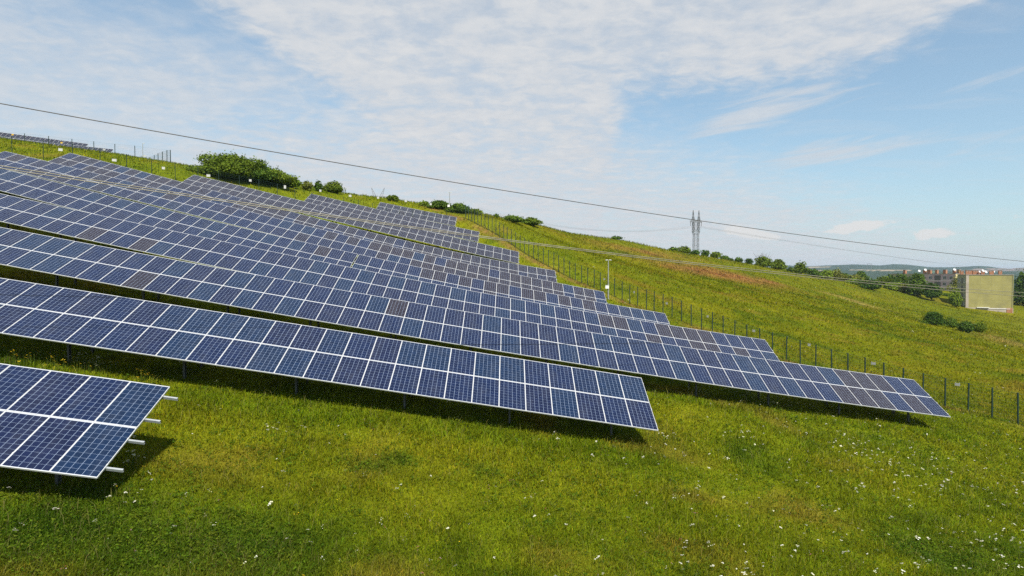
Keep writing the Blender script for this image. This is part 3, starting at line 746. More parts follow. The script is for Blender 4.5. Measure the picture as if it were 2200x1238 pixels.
def foliage_thing(name, cat, u0, u1, v_top, Y, label, cols, group=None, n=1500, leaf=.3, trunk=True, v_base=None, nb=7, squat=False, bare=False, lift=.12, conifer=False):
    seedc[0] += 1; g = np.random.default_rng(seedc[0])
    uc = (u0 + u1) / 2; p = at(uc, v_top, Y)
    b = onz(p); 
    if v_base is not None:
        q = hit(uc, v_base, max(20, Y * .55), Y * 1.6)
        if q is not None: b = onz(q); p = at(uc, v_top, b.y)
    Yb = b.y; wid = (u1 - u0) / F * Yb; H = max(.8, p.z - b.z)
    root = empty(name, b); tag(root, label, cat, group)
    blobs = []
    for i in range(nb):
        x = (i + .5) / nb * 2 - 1 + g.normal() * .06
        env = math.sqrt(max(.12, 1 - (abs(x) * .97) ** 2.1))
        z0 = lift * H
        if conifer:
            k = (i + .5) / nb; blobs.append((0, 0, z0 + (H - z0) * k, wid * .5 * (1.05 - k), wid * .5 * (1.05 - k), (H - z0) / nb * .9)); continue
        hh = (H - z0) * (.72 + .28 * g.random()) * env
        rx = wid / nb * (1.25 + .3 * g.random()); 
        if nb <= 2: rx = wid * .5
        ry = max(rx, wid * .28) * .9
        cx = x * max(0, wid / 2 - rx * .92); cy = g.normal() * wid * .06
        blobs.append((cx, cy, z0 + hh * .5, rx, ry, hh * .52))
        if H > 2.2 and hh > .5 * H:
            blobs.append((cx + g.normal() * rx * .5, cy + g.normal() * rx * .4, z0 + hh * (.74 + .1 * g.random()), rx * .6, ry * .6, hh * .25))
            blobs.append((cx + g.normal() * rx * .6, cy - rx * .4, z0 + hh * .28, rx * .8, ry * .8, hh * .26))
    top_ = max(bl[2] + bl[5] for bl in blobs); kz = H / top_
    blobs = [(bl[0], bl[1], bl[2] * kz, bl[3], bl[4], bl[5] * kz) for bl in blobs]
    V, c = leaves(blobs, n, leaf, cols, seedc[0])
    V[:, 2] = np.maximum(V[:, 2], .02)
    o = np_mesh('crown', V, [np.arange(len(V)).reshape(-1, 4)], M_leaf, c); o.parent = root
    m_ = MB()
    tr = max(.05, min(.28, H * .028))
    tops_ = [bl for bl in blobs[:6]]
    m_.tube([(0, 0, -.2), (g.normal() * .05, 0, H * .2), (0, g.normal() * .1, H * .55)], [tr, tr * .8, tr * .35], 7)
    for bl in tops_:
        m_.tube([(0, 0, H * (.12 + .2 * g.random())), (bl[0] * .5, bl[1] * .5, bl[2] * .7), (bl[0], bl[1], bl[2] + bl[5] * .4)], [tr * .5, tr * .3, tr * .1], 5)
    if bare:
        for i in range(26):
            a = g.random() * 6.28; w = wid * .42 * g.random()
            m_.tube([(math.cos(a) * w * .4, math.sin(a) * w * .3, H * .6), (math.cos(a) * w, math.sin(a) * w * .6, H * 1.0), (math.cos(a) * w * 1.35, math.sin(a) * w * .7, H * (1.15 + .25 * g.random()))], [.05, .03, .012], 4)
    m_.build('trunk', M_bark, root, True)
    return root
GB = 'shrubs along the brow of the hill'
def shrub(*a, **k): return foliage_thing('shrub', 'shrub', *a, **k)
def tree(*a, **k): return foliage_thing('tree', 'tree', *a, **k)
shrub(432, 552, 331, 92, 'tallest and biggest round shrub on the brow at the left end of its clump', GREEN, GB, 20000, .14, nb=4, lift=.02, v_base=386)
shrub(496, 592, 346, 91.5, 'middle dark shrub of the big clump on the brow, leaning into its taller neighbour', MID, GB, 14000, .14, nb=4, lift=.02, v_base=392)
shrub(552, 618, 362, 91, 'right shrub of the big clump on the brow, sloping down to the grass', GREEN, GB, 9000, .14, nb=3, lift=.02, v_base=398)
shrub(598, 648, 382, 92, 'low pale green shrub trailing off the right end of the big clump', LIGHT, GB, 1700, .18, nb=4, lift=.02, v_base=402)
shrub(648, 672, 388, 94, 'thin scrubby bush on the brow between the big clump and the small round bush', OLIVE, GB, 350, .18, nb=3, lift=.05, v_base=408)
shrub(676, 692, 388, 94, 'narrow upright bush touching the small round bush on the brow', MID, GB, 450, .18, nb=3, lift=.05, v_base=410)
shrub(688, 740, 389, 94, 'small round dark bush on the brow, alone right of the big clump', GREEN, GB, 4200, .14, nb=4, lift=.02, v_base=413)
shrub(832, 857, 419, 98, 'little bush on the brow just right of the steel horns', GREEN, GB, 700, .18, nb=3, lift=.02, v_base=433)
shrub(900, 922, 433, 100, 'tiny pale bush on the brow left of the long low hedge', LIGHT, GB, 300, .18, nb=3, lift=.02, v_base=445)
shrub(914, 970, 431, 101, 'left part of the long low hedge behind the lamp on the brow', MID, GB, 4200, .14, nb=5, lift=.02, v_base=451)
shrub(955, 1012, 437, 103, 'middle part of the long low hedge just right of the lamp on the brow', MID, GB, 4200, .14, nb=5, lift=.02, v_base=458)
shrub(1000, 1038, 449, 105, 'tapering right end of the long low hedge behind the side fence corner', GREEN, GB, 1400, .19, nb=4, lift=.02, v_base=462)
shrub(1060, 1073, 460, 110, 'tiny tuft of a bush on the brow left of the long flat thicket', MID, GB, 140, .18, nb=3, lift=.02)
shrub(1072, 1130, 463, 114, 'left half of the long flat thicket on the brow beyond the fence', MID, GB, 2400, .20, nb=5, lift=.02, v_base=478)
shrub(1115, 1166, 467, 118, 'right half of the long flat thicket on the brow beyond the fence', GREEN, GB, 1900, .20, nb=5, lift=.02, v_base=486)
shrub(1312, 1337, 510, 146, 'lone low bush on the bare brow halfway to the pylon', DARK, GB, 260, .25, nb=3, lift=.02)
GC2 = 'bushes and trees along the far brow'
for u0, u1, vt, Y, lab, cl, n in ((1437, 1456, 531, 182, 'low bush on the far brow, leftmost of the line by the pylon', MID, 260), (1452, 1484, 530, 184, 'wider low bush on the far brow left of the pylon foot', GREEN, 420),
        (1471, 1481, 529, 190, 'slim upright bush close to the left of the pylon', DARK, 200), (1483, 1505, 537, 190, 'dark scrub at the foot of the pylon', DARK, 260),
        (1508, 1524, 537, 196, 'small round bush close right of the pylon', DARK, 330), (1526, 1549, 541, 199, 'pale rounded bush second right of the pylon', GREEN, 420), (1546, 1566, 549, 202, 'low bush third right of the pylon', MID, 260),
        (1562, 1576, 555, 205, 'low dark tuft midway between the pylon and the bare-topped tree', DARK, 160), (1577, 1596, 553, 207, 'bush with two upright sprigs left of the bare-topped tree', MID, 260), (1602, 1618, 555, 209, 'dark narrow bush at the left of the bare-topped tree', DARK, 300)):
    shrub(u0, u1, vt, Y, lab, cl, GC2, n, .34, nb=3, lift=.03)
tree(1620, 1660, 551, 212, 'rounded tree with bare dead twigs sticking out above its crown', GREEN, GC2, 1700, .34, nb=4, lift=.05, bare=True)
tree(1655, 1692, 556, 215, 'full round green tree right beside the bare-topped one', GREEN, GC2, 1600, .34, nb=4, lift=.03)
tree(1704, 1734, 562, 219, 'round tree standing alone where the far hills begin', GREEN, GC2, 1300, .34, nb=4, lift=.08)
GT = 'trees between the meadow and the houses'
for u0, u1, vt, vb, Y, lab, cl, n in (
        (1690, 1708, 574, None, 232, 'small dark bush between the two round trees on the far brow', MID, 300),
        (1728, 1765, 577, None, 226, 'low green bush first right of the lone round tree', MID, 700), (1755, 1790, 580, None, 229, 'pale yellowish bush second right of the lone round tree', LIGHT, 700),
        (1780, 1815, 578, None, 236, 'feathery olive bush in the band below the far hills', OLIVE, 800), (1800, 1826, 586, None, 240, 'dark rounded bush behind the olive one', MID, 500),
        (1822, 1852, 590, None, 236, 'olive low bush in front of the tall green pair', OLIVE, 700), (1838, 1866, 582, None, 262, 'tall green tree, left of the small conifer, with ragged top', MID, 1000),
        (1846, 1893, 599, 622, 235, 'large dark low bush at the meadow edge', DARK, 1500), (1820, 1858, 598, None, 231, 'yellow-green low bush at the meadow edge left of the dark one', LIGHT, 700),
        (1880, 1915, 593, None, 255, 'mid green bush behind the large dark one', GREEN, 900), (1900, 1928, 589, None, 260, 'dark pointed tree in the row before the apartment blocks', DARK, 900),
        (1895, 1935, 606, None, 240, 'light green undergrowth bush right of the large dark one', LIGHT, 900), (1916, 1950, 588, None, 262, 'broad green tree left of the tallest dark tree of the row', MID, 1200),
        (1930, 1958, 610, None, 238, 'yellowish bush at the foot of the tallest dark tree', OLIVE, 700)):
    tree(u0, u1, vt, Y, lab, cl, GT, int(n * 1.5), .36, nb=4, lift=.03, v_base=vb)
tree(1950, 1992, 586, 240, 'tallest dark green tree left of the purple apartment block', MID, GT, 3200, .36, nb=4, lift=.03, v_base=637)
tree(1985, 2018, 607, 235, 'round dark tree with a short visible trunk in front of the purple block', DARK, GT, 2200, .34, nb=3, lift=.16, v_base=647)
tree(2010, 2024, 618, 242, 'small green bush tucked behind the round dark tree', GREEN, GT, 600, .34, nb=3, lift=.02)
tree(2042, 2067, 618, 214, 'bright yellow-green round tree left of the plain end wall', LIGHT, GT, 2600, .26, nb=3, lift=.06)
tree(2050, 2078, 588, 262, 'tall spiky tree in the gap between the two apartment blocks', OLIVE, GT, 1700, .36, nb=3, lift=.05)
tree(2058, 2075, 622, 236, 'dark tree at the shaded corner of the plain block', DARK, GT, 1600, .36, nb=3, lift=.03)
tree(2022, 2042, 634, 245, 'low dark bush below the windows of the purple block', DARK, GT, 700, .34, nb=3, lift=.02)
tree(2172, 2236, 583, 236, 'big dark tree filling the right edge behind the plain block', MID, GT, 5200, .40, nb=4, lift=.03, v_base=None)
GM = 'bushes out in the meadow'
shrub(1989, 2025, 669, 118, 'roundest dark bush alone in the meadow below the apartment blocks', DARK, GM, 4200, .15, nb=3, lift=.02, v_base=699)
shrub(2030, 2058, 682, 116, 'small loose bush between the two darker meadow bushes', MID, GM, 900, .17, nb=3, lift=.02, v_base=703)
shrub(2056, 2094, 690, 112, 'wide dark bush lowest in the meadow below the apartment blocks', DARK, GM, 3600, .15, nb=4, lift=.02, v_base=714)
shrub(2092, 2118, 690, 114, 'faint pale green bush right of the wide dark meadow bush', GREEN, GM, 700, .15, nb=3, lift=.02, v_base=714)

# ------------------------------------------------------------------ apartment blocks
M_lime = mat('lime_render', (.33, .295, .105), .9, 0, .09, .45, dirt=(.22, .20, .10))
M_lime_dk = mat('olive_render', (.30, .30, .17), .9, 0, .10, .4)
M_plinth = mat('concrete_plinth', (.42, .36, .30), .9, 0, .15, .8)
M_purple = mat('mauve_render', (.46, .345, .375), .9, 0, .10, .5)
M_mauve2 = mat('pale_mauve_render', (.60, .50, .53), .9, 0, .08, .5)
M_beige = mat('olive_beige_render', (.34, .31, .20), .9, 0, .08, .5)
M_yellow = mat('cream_render', (.66, .55, .27), .9, 0, .06, .5)
M_brick = mat('chimney_brick', (.36, .165, .085), .9, 0, .18, 2.5)
M_cap = mat('concrete_cap', (.34, .31, .28), .9, 0, .1, 2)
M_roof = mat('bitumen_roof', (.12, .115, .11), .95, 0, .15, .5)
M_glass = mat('window_glass', (.05, .06, .07), .08, 0, .2, 1.5)
M_wframe = mat('window_frame', (.72, .70, .66), .6, 0, .06, 3)
M_loggia = mat('loggia_shade', (.13, .125, .12), .85, 0, .1, 2)
M_dish = mat('dish_white', (.55, .56, .57), .5)
def block(name, corner, ex, ey, w, d, z0, z1, wallm, label, plinth=1.1):
    """corner = front left foot, ex along the front, ey going back"""
    root = empty(name, (corner.x, corner.y, z0)); tag(root, label, 'apartment block', 'apartment blocks below the hill')
    up = Vector((0, 0, 1)); H = z1 - z0
    m_ = MB(); m_.box(ex * (w / 2) + ey * (d / 2) + up * ((H + plinth) / 2), (w, d, H - plinth), (ex, ey, up)); m_.build('wall', wallm, root)
    m_ = MB(); m_.box(ex * (w / 2) + ey * (d / 2) + up * ((plinth - 2.5) / 2), (w + .12, d + .12, plinth + 2.5), (ex, ey, up)); m_.build('plinth', M_plinth, root)
    m_ = MB(); m_.box(ex * (w / 2) + ey * (d / 2) + up * (H + .09), (w + .24, d + .24, .18), (ex, ey, up)); m_.build('parapet', M_cap, root)
    m_ = MB(); m_.box(ex * (w / 2) + ey * (d / 2) + up * (H + .20), (w - .6, d - .6, .05), (ex, ey, up)); m_.build('roof', M_roof, root)
    return root, up, H
def window(root, c, e, n, w, h_, up, split=2):
    m_ = MB(); t_ = .09
    for s_ in (-1, 1): m_.box(c + e * (s_ * (w / 2 - t_ / 2)) + n * .03, (t_, .10, h_), (e, n, up)); m_.box(c + up * (s_ * (h_ / 2 - t_ / 2)) + n * .028, (w - 2 * t_, .10, t_), (e, n, up))
    for i in range(1, split): m_.box(c + e * (w * (i / split - .5)) + n * .025, (t_ * .8, .09, h_ - 2 * t_), (e, n, up))
    m_.box(c - up * (h_ / 2 + .04) + n * .08, (w + .2, .2, .06), (e, n, up))
    f = m_.build('window', M_wframe, root)
    m_ = MB(); m_.box(c + n * .012, (w - 2 * t_, .05, h_ - 2 * t_), (e, n, up)); m_.build('pane', M_glass, f)
def chimney(root, c, w, d, h_, ax, pots=0):
    m_ = MB(); m_.box(c + Vector((0, 0, h_ / 2)), (w, d, h_), ax); 
    o = m_.build('chimney', M_brick, root)
    m_ = MB(); m_.box(c + Vector((0, 0, h_ + .07)), (w + .22, d + .22, .14), ax)
    for i in range(max(1, int(w / .8))): m_.box(c + ax[0] * (-w / 2 + .4 + .8 * i) + Vector((0, 0, h_ - .35)) - ax[1] * (d / 2 + .005), (.3, .02, .3), ax)
    m_.build('chimney_cap', M_cap, o)
def dish(root, c, r_, face):
    face = face.normalized(); u_ = face.cross(Vector((0, 0, 1))).normalized(); v_ = u_.cross(face)
    m_ = MB(); ring = []
    for i in range(3):
        rr = r_ * (i + 1) / 3; ring.append([c + (u_ * math.cos(a) + v_ * math.sin(a)) * rr + face * (.28 * r_ * ((i + 1) / 3) ** 2) for a in np.linspace(0, 2 * math.pi, 13)[:-1]])
    for k in range(12): m_.poly([c, ring[0][k], ring[0][(k + 1) % 12]])
    for i in range(2):
        for k in range(12): m_.poly([ring[i][k], ring[i + 1][k], ring[i + 1][(k + 1) % 12], ring[i][(k + 1) % 12]])
    m_.bar(c, c - face * .15 - Vector((0, 0, r_ * 1.3)), .06); m_.bar(c + v_ * -.6 * r_ + face * .2 * r_, c + face * r_ * .8, .03); m_.build('satellite_dish', M_dish, root)
# nearer block: plain lime end wall towards us, windowed long side in shade
al = R(25); ex = Vector((math.cos(al), -math.sin(al), 0)); ey = Vector((math.sin(al), math.cos(al), 0))
ca = at(2075.5, 600, 220); z1 = at(2075, 591.3, 220).z; z0 = at(2130, 669, 217).z
A_, up, H = block('apartment_block', ca, ex, ey, 13.6, 13, z0, z1, M_lime, 'lime green apartment block with a plain windowless end wall facing the meadow', 1.2)
mm = MB(); mm.box(ey * 6.5 + up * (H / 2 + .55) - ex * .03, (.06, 12.9, H - 1.3), (ex, ey, up)); mm.build('side_wall', M_lime_dk, A_)
mm = MB(); mm.box(ex * .42 + up * (H / 2 + .6) - ey * .02, (.84, .04, H - 1.25), (ex, ey, up)); mm.build('edge_strip', M_plinth, A_)
mm = MB()
for f_ in range(1, 4): mm.box(ex * 7.2 + up * (1.2 + 2.72 * f_) - ey * .004, (12.7, .008, .05), (ex, ey, up))
for x_ in (4.2, 7.4, 10.6): mm.box(ex * x_ + up * (H / 2 + .6) - ey * .002, (.04, .004, H - 1.3), (ex, ey, up))
mm.build('panel_joints', mat('joint_filler', (.255, .235, .095), .9), A_)
mm = MB(); mm.tube([ex * 13.35 - ey * .08 + up * .4, ex * 13.35 - ey * .08 + up * (H - .1)], .06, 6); mm.build('drainpipe', M_lime_dk, A_)
mm = MB(); mm.box(ex * 5.0 + up * (1.28) - ey * .30, (3.6, .5, .22), (ex, ey, up)); mm.box(ex * 9.6 + up * .95 - ey * .12, (6.4, .12, .18), (ex, ey, up)); mm.build('ledge', M_white, A_)
mm = MB(); mm.box(ex * 12.6 + up * .35 - ey * .08, (1.7, .14, 1.8), (ex, ey, up)); mm.build('cellar_door', M_brick, A_)
for f_ in range(4):
    for yb, w_ in ((2.2, 1.5), (8.6, 1.5), (11.2, 1.5)):
        window(A_, ey * yb + up * (1.2 + 2.72 * f_ + 1.45) - ex * .05, -ey, -ex, w_, 1.45, up)
mm = MB(); 
for f_ in range(4): mm.box(ey * 5.4 + up * (1.2 + 2.72 * f_ + 1.30) - ex * .055, (.03, 2.6, 2.0), (ex, ey, up))
mm.build('loggia', M_loggia, A_)
for a_, b_, w_, d_, h_ in ((1.0, 11.5, .9, 1.0, 1.45), (2.4, 8, 1.9, 1.1, 1.55), (4.5, 8.5, 1.7, 1.1, 1.5), (5.9, 11, .8, .9, 1.2), (7.2, 11, 1.1, .9, 1.4), (8.9, 7, 1.3, 1.0, 1.45), (11.2, 6, 1.0, 1.0, 1.45)):
    chimney(A_, ex * a_ + ey * b_ + up * (H + .2), w_, d_, h_, (ex, ey, up))
for a_, b_, h_, r_ in ((5.5, 7.5, 1.2, .42), (6.6, 8, 1.6, .55), (7.1, 6.5, 1.15, .58), (9.6, 7, 1.3, .42)):
    dish(A_, ex * a_ + ey * b_ + up * (H + h_), r_, Vector((.25, -.85, .45)))
# farther block: mauve long side, cream end wall
al = R(17); ex = Vector((math.cos(al), math.sin(al), 0)); ey = Vector((-math.sin(al), math.cos(al), 0))
cb = at(2053, 600, 275); z1 = at(2053, 589.0, 275).z; z0 = z1 - 13.6
B_, up, H = block('apartment_block', cb, ex, ey, 12, 33, z0, z1, M_yellow, 'mauve apartment block with dark loggias and a cream end wall, half hidden by trees', 1.6)
mm = MB(); mm.box(ey * 9.6 + up * (H / 2 + .75) - ex * .04, (.08, 19.1, H - 1.7), (ex, ey, up)); mm.build('mauve_facade', M_purple, B_)
mm = MB(); mm.box(ey * 26 + up * (H / 2 + .75) - ex * .04, (.08, 13.5, H - 1.7), (ex, ey, up)); mm.build('beige_facade', M_beige, B_)
mm = MB()
for f_ in range(4): mm.box(ey * 9.6 + up * (1.6 + 2.9 * f_ + .28) - ex * .09, (.03, 19, .62), (ex, ey, up))
mm.build('parapet_band', M_mauve2, B_)
for f_ in range(4):
    for yb in (2.0, 5.0, 11.8, 15.4, 22.2, 29.5):
        window(B_, ey * yb + up * (1.6 + 2.9 * f_ + 1.65) - ex * .10, -ey, -ex, 1.5, 1.5, up)
for yb in (8.4, 25.5):
    mm = MB()
    for f_ in range(4): mm.box(ey * yb + up * (1.6 + 2.9 * f_ + 1.55) - ex * .095, (.03, 3.0, 2.3), (ex, ey, up))
    mm.build('loggia', M_loggia, B_)
for b_, w_ in ((1.5, 1.0), (3.6, 1.0), (8.0, 1.4), (12.0, 1.0), (15.6, 1.6), (18.0, 1.2), (28.5, 1.2)):
    chimney(B_, ex * 4.0 + ey * b_ + up * (H + .2), 1.0, w_, 1.75, (ex, ey, up))
for b_, h_ in ((2.4, 2.0), (16.5, 2.0), (19.6, 1.5)):
    dish(B_, ex * 2.4 + ey * b_ + up * (H + h_), .62, Vector((-.1, -.85, .45)))
# roofs of a farther block behind the gap
cc = at(2022, 600, 420); 

# ------------------------------------------------------------------ far hills
def hill_range(name, prof, d0, d1, d2, z_base, col, patches, seed, vfun):
    """ridge whose top follows the profile (photo column -> photo row) at distance d1"""
    us = np.linspace(1350, 2900, 260); top = np.interp(us, prof[0], prof[1])
    top = top + (N2(us, us * 0 + seed, 26) - .5) * 1.2 + (N1(us, us * 0 + seed, 7) - .5) * .5
    ds = np.r_[np.linspace(d0, d1, 14), np.linspace(d1, d2, 6)[1:]]
    V = []; C = []
    for d in ds:
        k = 1 - (max(0, d1 - d) / (d1 - d0)) ** 1.6 if d <= d1 else 1 - .55 * (d - d1) / (d2 - d1)
        zt = (590 - top) / F * d1
        z = z_base + (zt - z_base) * k
        V.append(np.c_[(us - 1100) / F * d, np.full_like(us, d), z]); vr = 590 - z / d * F
        c = np.tile(col, (len(us), 1)) * (.8 + .4 * N1(us, us * 0 + d, 9))[:, None]
        C.append(c)
    V = np.concatenate(V); C = np.concatenate(C); nu = len(us); idx = np.arange(len(V)).reshape(len(ds), nu)
    uu = np.tile(us, len(ds)); vv_ = 590 - V[:, 2] / V[:, 1] * F
    for (ua, ub_, va, vb, sl), pc in patches:
        vm = vv_ - sl * (uu - ua); w = ((uu > ua) & (uu < ub_) & (vm > va) & (vm < vb)).astype(float)[:, None]; C = C * (1 - w) + np.array(pc) * w
    fq = np.stack([idx[:-1, :-1], idx[:-1, 1:], idx[1:, 1:], idx[1:, :-1]], -1).reshape(-1, 4)
    o = np_mesh(name, V, [fq], M_hill, C, True); tag(o, kind='structure'); return o
FOREST = (.030, .050, .026)
FIELD = (.27, .215, .145); PINK = (.20, .15, .125)
hill_range('hills', ([1350, 1690, 1735, 1800, 1840, 1872, 1892, 1918, 1945, 1975, 2010, 2060, 2100, 2125, 2145, 2165, 2200, 2400, 2900], [575, 570, 572.5, 569, 568.6, 570, 570.5, 567.5, 568.5, 572, 574.5, 573.5, 571.5, 573, 576, 577.5, 575.5, 572, 570]), 2600, 3600, 5200, -30, FOREST,
           [((1735, 1785, 573.5, 575.3, -.02), FIELD), ((2090, 2260, 577.5, 583, -.01), PINK), ((2090, 2260, 579.4, 580.2, -.01), FOREST), ((2170, 2260, 583, 586, 0), FIELD)], 3, None)
hill_range('hills', ([1350, 1700, 1760, 1830, 1900, 1960, 2040, 2120, 2200, 2900], [586, 580, 578, 579.6, 578.8, 580.5, 582, 585, 583, 580]), 1500, 2300, 3000, -44, FOREST,
           [((1824, 1958, 579.2, 581.6, .004), FIELD), ((1750, 1765, 580, 581.5, 0), FIELD), ((1985, 2010, 583, 585, 0), (.10, .15, .05))], 11, None)

# ------------------------------------------------------------------ the sward: blades and broad leaves in one mass
tabs = [(r[0], r[1], r[2], r[3]) for r in ROWS]
def near_front(x, y):
    """1 close to the unmown strip along the low edge of a row"""
    o = np.zeros(len(x))
    for Y0, xr, n, c in tabs:
        yb = Y0 + HEAD * x - 2.99; k = np.exp(-((y - yb + .55) / .7) ** 2) * (x < xr + .6) * (x > xr - n * 1.0); o = np.maximum(o, k)
    return o
def scatter(n, y0, y1, pw, spread=.98, g=rng):
    q = g.random(n); e = 1 - pw
    y = (y0 ** e + q * (y1 ** e - y0 ** e)) ** (1 / e)
    x = (g.random(n) * 2 - 1) * spread * y + (g.random(n) * 2 - 1) * 1.5
    return x, y
def grass(name, n, y0, y1, pw, hgt, wid, seed, broad=.25, xmin=None, tint=None, label='meadow grass of mixed blades and broad leaves'):
    g = np.random.default_rng(seed); x, y = scatter(n, y0, y1, pw, g=g)
    if xmin is not None:
        k = x > xmin(y); x, y = x[k], y[k]
    n = len(x); z = height(x, y) - .02
    tall = near_front(x, y); patch = N2(x, y, 3.3); p2 = N4(x, y, 1.1)
    L = hgt * (.55 + .7 * g.random(n)) * (.45 + .5 * patch + .75 * p2) * (1 + .7 * tall * g.random(n)) * (1 + y / 160)
    w = wid * (.6 + .8 * g.random(n)) * (np.maximum(y, 10) / 18)
    br = g.random(n) < broad; L = np.where(br, L * .62, L); w = np.where(br, w * 2.1, w)
    a = g.random(n) * 6.283; lean = np.where(br, .55 + .5 * g.random(n), .2 + .8 * g.random(n))
    lx = np.cos(a) + .25; ly = np.sin(a) - .1
    sx, sy = -np.sin(a + g.normal(size=n) * .5), np.cos(a + g.normal(size=n) * .5)
    B = np.c_[x, y, z]; side = np.c_[sx, sy, np.zeros(n)] * (w / 2)[:, None]
    mid = B + np.c_[lx * L * lean * .35, ly * L * lean * .35, L * .58]; tip = B + np.c_[lx * L * lean, ly * L * lean, L * (1 - .28 * lean)]
    V = np.stack([B - side * .6, B + side * .6, mid + side, mid - side, tip], 1).reshape(-1, 3)
    c = sward(x, y); hue = g.random((n, 1))
    c = c * (.50 + 1.0 * g.random((n, 1)))
    c = np.where(hue > .93, c * np.array([1.7, 1.25, 1.6]), c); c = np.where(br[:, None], c * np.array([.72, .93, .85]), c)
    c = c * (1 - .15 * tall[:, None] * np.array([1, .2, .6]))
    if tint is not None: c = c * .5 + np.array(tint) * .5
    i = np.arange(n)[:, None] * 5
    o = np_mesh(name, V, [i + np.array([[0, 1, 2, 3]]), i + np.array([[3, 2, 4]])], M_blade, np.repeat(c, 5, 0)); tag(o, label, 'grass', kind='stuff')
    return o
grass('grass', 820000, 8, 46, 1.35, .150, .0125, 21)
grass('grass', 230000, 40, 130, 1.6, .19, .011, 22, xmin=lambda y: -.95 * y)
grass('grass', 110000, 90, 235, 1.3, .20, .009, 23, xmin=lambda y: .05 * y)

grass('seed_stems', 26000, 8, 60, 1.35, .30, .0055, 24, broad=0, tint=(.34, .27, .11), label='pale ripe seed stems standing above the grass')
def weeds(n, seed):
    g = np.random.default_rng(seed); x, y = scatter(n, 9, 60, 1.35, g=g); k = g.random(n) < clampf(.1 + 1.2 * (N2(x, y, 2.7) - .3)); x, y = x[k], y[k]
    for cx_, cy_, r_ in CLOVER: m_ = int(110 * r_ * r_); x = np.r_[x, cx_ + g.normal(size=m_) * r_ * .8]; y = np.r_[y, cy_ + g.normal(size=m_) * r_ * .6]
    m = len(x); z = height(x, y); L = 11; R0 = (.07 + .11 * g.random(m)) * (1 + y / 90)
    a = g.random((m, L)) * 6.283; rr = np.sqrt(g.random((m, L))) * R0[:, None]
    c = np.stack([x[:, None] + np.cos(a) * rr, y[:, None] + np.sin(a) * rr, z[:, None] + .04 + (.05 + .12 * g.random((m, L))) * (1.2 - rr / R0[:, None])], -1).reshape(-1, 3)
    nrm = g.normal(size=c.shape) * .5 + np.array([0, -.1, 1]); nrm /= np.linalg.norm(nrm, axis=1)[:, None]
    p = np.cross(nrm, g.normal(size=c.shape)); p /= np.linalg.norm(p, axis=1)[:, None]; q = np.cross(nrm, p); s_ = np.repeat(.016 + .0011 * y, L)[:, None] * (.6 + .8 * g.random((len(c), 1)))
    V = np.stack([c - p * s_, c + q * s_ * .5, c + p * s_, c - q * s_ * .5], 1).reshape(-1, 3)
    base = np.array([[.050, .095, .0070], [.085, .140, .0080], [.105, .135, .010]])[g.integers(0, 3, m)]
    col = np.repeat(base, L, 0) * (.7 + .6 * g.random((len(c), 1)))
    o = np_mesh('weeds', V, [np.arange(len(V)).reshape(-1, 4)], M_blade, np.repeat(col, 4, 0)); tag(o, 'low clumps of dark broad leaved weeds among the grass', 'weeds', kind='stuff')
weeds(14000, 25)
def flowers(name, pts, rad, hgt, cols, seed, label, cat, nf=6, spreadr=1.0):
    g = np.random.default_rng(seed); x, y = pts; n = len(x); z = height(x, y)
    H = hgt * (.6 + .6 * g.random(n)); R_ = rad * (.55 + .9 * g.random(n) ** 1.5)
    tilt = g.normal(size=(n, 2)) * .22 + np.array([0, -.12])
    Vs = []; Cs = []
    ang = np.arange(6) * math.pi / 3
    for f in range(nf):
        ox = g.normal(size=n) * R_ * .55 * spreadr; oy = g.normal(size=n) * R_ * .55 * spreadr; oz = H + g.normal(size=n) * R_ * .25 * spreadr - .3 * (ox ** 2 + oy ** 2) / np.maximum(R_, .01)
        r = R_ * (.32 + .3 * g.random(n))
        px = x[:, None] + ox[:, None] + r[:, None] * np.cos(ang); py = y[:, None] + oy[:, None] + r[:, None] * np.sin(ang)
        pz = z[:, None] + oz[:, None] + (px - x[:, None]) * tilt[:, :1] + (py - y[:, None]) * tilt[:, 1:]
        Vs.append(np.stack([px, py, pz], -1).reshape(-1, 3)); Cs.append(np.repeat(np.array(cols)[g.integers(0, len(cols), n)] * (.8 + .25 * g.random((n, 1))), 6, 0))
    V = np.concatenate(Vs); C = np.concatenate(Cs); F6 = np.arange(len(V)).reshape(-1, 6)
    # stalks
    s = .003 + .00015 * y; B = np.c_[x, y, z]; T = np.c_[x, y, z + H]; e = np.c_[s, s * 0, s * 0]
    S = np.stack([B - e, B + e, T + e * .6, T - e * .6], 1).reshape(-1, 3); SC_ = np.tile([.055, .085, .012], (len(S), 1)); FS = np.arange(len(S)).reshape(-1, 4) + len(V)
    o = np_mesh(name, np.r_[V, S], [F6, FS], M_flower, np.r_[C, SC_]); tag(o, label, cat, kind='stuff'); return o
WHITE = [(.66, .64, .50), (.62, .60, .40), (.70, .69, .62)]; CREAM = [(.74, .70, .38), (.78, .76, .52)]; YEL = [(.70, .52, .03), (.66, .42, .02)]; PINKF = [(.50, .14, .20), (.45, .10, .08), (.52, .35, .45)]
g = np.random.default_rng(5)
def clumped(n, cx, cy, s, g=g):
    k = g.integers(0, len(cx), n); return np.array(cx)[k] + g.normal(size=n) * np.array(s)[k], np.array(cy)[k] + g.normal(size=n) * np.array(s)[k] * .8
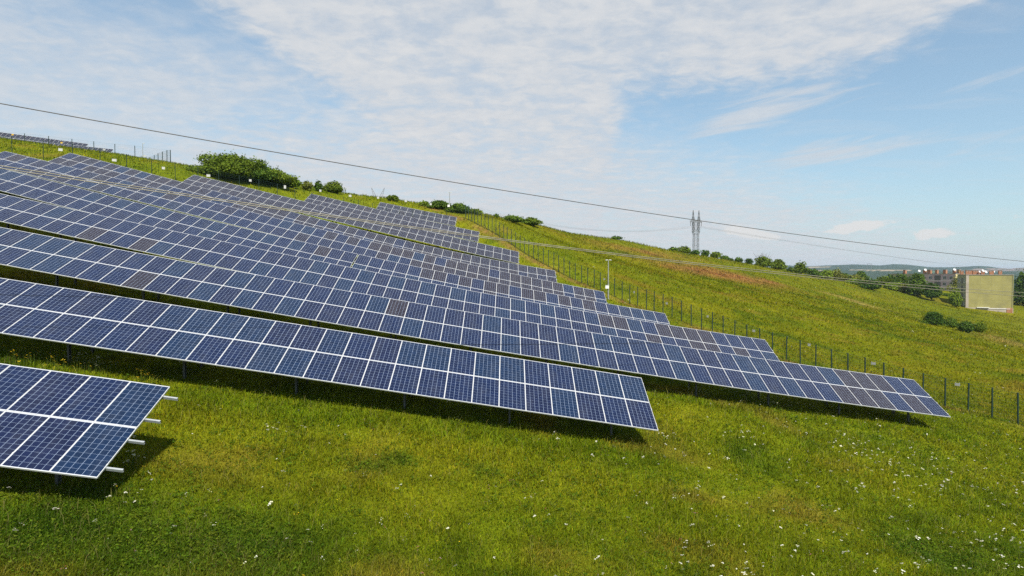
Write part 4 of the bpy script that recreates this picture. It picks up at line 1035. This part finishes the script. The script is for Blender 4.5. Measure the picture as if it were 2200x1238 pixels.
# scattered white umbels, thicker on the lower right
x, y = scatter(4200, 12, 60, 1.25, .9, g); dens_ = clampf(.05 + .95 * clampf((x / y - .12) * 2.2) * (.25 + N2(x, y, 4.0))) * (1.0 - .6 * clampf((y - 34) / 20)) + .03
k = g.random(len(x)) < dens_; flowers('white_flowers', (x[k], y[k]), .037, .28, WHITE, 31, 'scattered white umbels in the grass', 'flowers', 6)
x, y = scatter(1500, 11, 40, 1.2, .9, g); k = g.random(len(x)) < .25 * N3(x, y, 6.0); flowers('small_white_flowers', (x[k], y[k]), .024, .24, WHITE + CREAM, 32, 'tiny pale flowers dotted in the grass', 'flowers', 4, 2.5)
cx, cy, ss = [], [], []
for u, v, s in ((1620, 862, .8), (1700, 868, .9), (1800, 880, .9), (1590, 858, .5), (1880, 890, .6), (1660, 872, .8), (1500, 850, .5), (285, 1020, .18), (200, 800, .3), (610, 930, .35), (185, 795, .35), (1420, 958, .3), (1610, 958, .5), (1750, 945, .9), (1840, 985, 1.0), (1900, 1000, 1.0), (1990, 1040, .9), (2040, 1050, .7)):
    p = hit(u, v)
    if p is not None: cx.append(p.x); cy.append(p.y); ss.append(s)
x, y = clumped(330, cx, cy, ss); flowers('cream_umbels', (x, y), .04, .42, CREAM + WHITE, 33, 'cream umbel clumps along the shaded edge of the long array', 'flowers', 6)
x, y = scatter(1100, 60, 190, 1.1, .9, g); k = (x > .12 * y) & (g.random(len(x)) < .45 * N2(x, y, 9)); flowers('meadow_flowers', (x[k], y[k]), .10, .4, WHITE, 34, 'pale flecks of flowers over the far meadow', 'flowers', 4)
cx, cy, ss = [], [], []
for u, v, s in ((10, 762, .35), (30, 775, .4), (70, 780, .5), (100, 788, .5), (130, 792, .3), (160, 800, .5), (310, 822, .15), (40, 790, .5), (240, 806, .3)):
    p = hit(u, v); cx.append(p.x); cy.append(p.y); ss.append(s)
x, y = clumped(170, cx, cy, ss); flowers('yellow_flowers', (x, y), .030, .40, YEL, 35, 'yellow weeds in the shadow edge behind the foremost array', 'flowers', 4, 1.6)
x, y = scatter(900, 11, 34, 1.2, .9, g); k = g.random(len(x)) < .3; flowers('small_yellow_flowers', (x[k], y[k]), .016, .22, YEL, 36, 'tiny yellow flowers dotted in the grass', 'flowers', 3, 2)
x, y = scatter(1000, 11, 26, 1.2, .85, g); k = g.random(len(x)) < .35 * N1(x, y, 2.2); flowers('pink_flowers', (x[k], y[k]), .018, .22, PINKF, 37, 'tiny pink clover heads dotted in the foreground grass', 'flowers', 4, 2)

# ------------------------------------------------------------------ air
HAZE = 1
if HAZE:
    mb = MB(); mb.box((0, 3000, 13.5), (17000, 11000, 129)); m_ = bpy.data.materials.new('haze'); m_.use_nodes = True; nt = m_.node_tree; nt.nodes.clear(); t = NT(nt)
    pv = t.n('ShaderNodeVolumePrincipled'); pv.inputs['Color'].default_value = (.64, .81, 1.0, 1); pv.inputs['Density'].default_value = 0.95e-4; pv.inputs['Anisotropy'].default_value = .2
    ou = t.n('ShaderNodeOutputMaterial'); t.link(pv.outputs[0], ou.inputs[1]); hb = mb.build('haze', m_); tag(hb, 'thin pale summer haze', 'haze', kind='stuff')
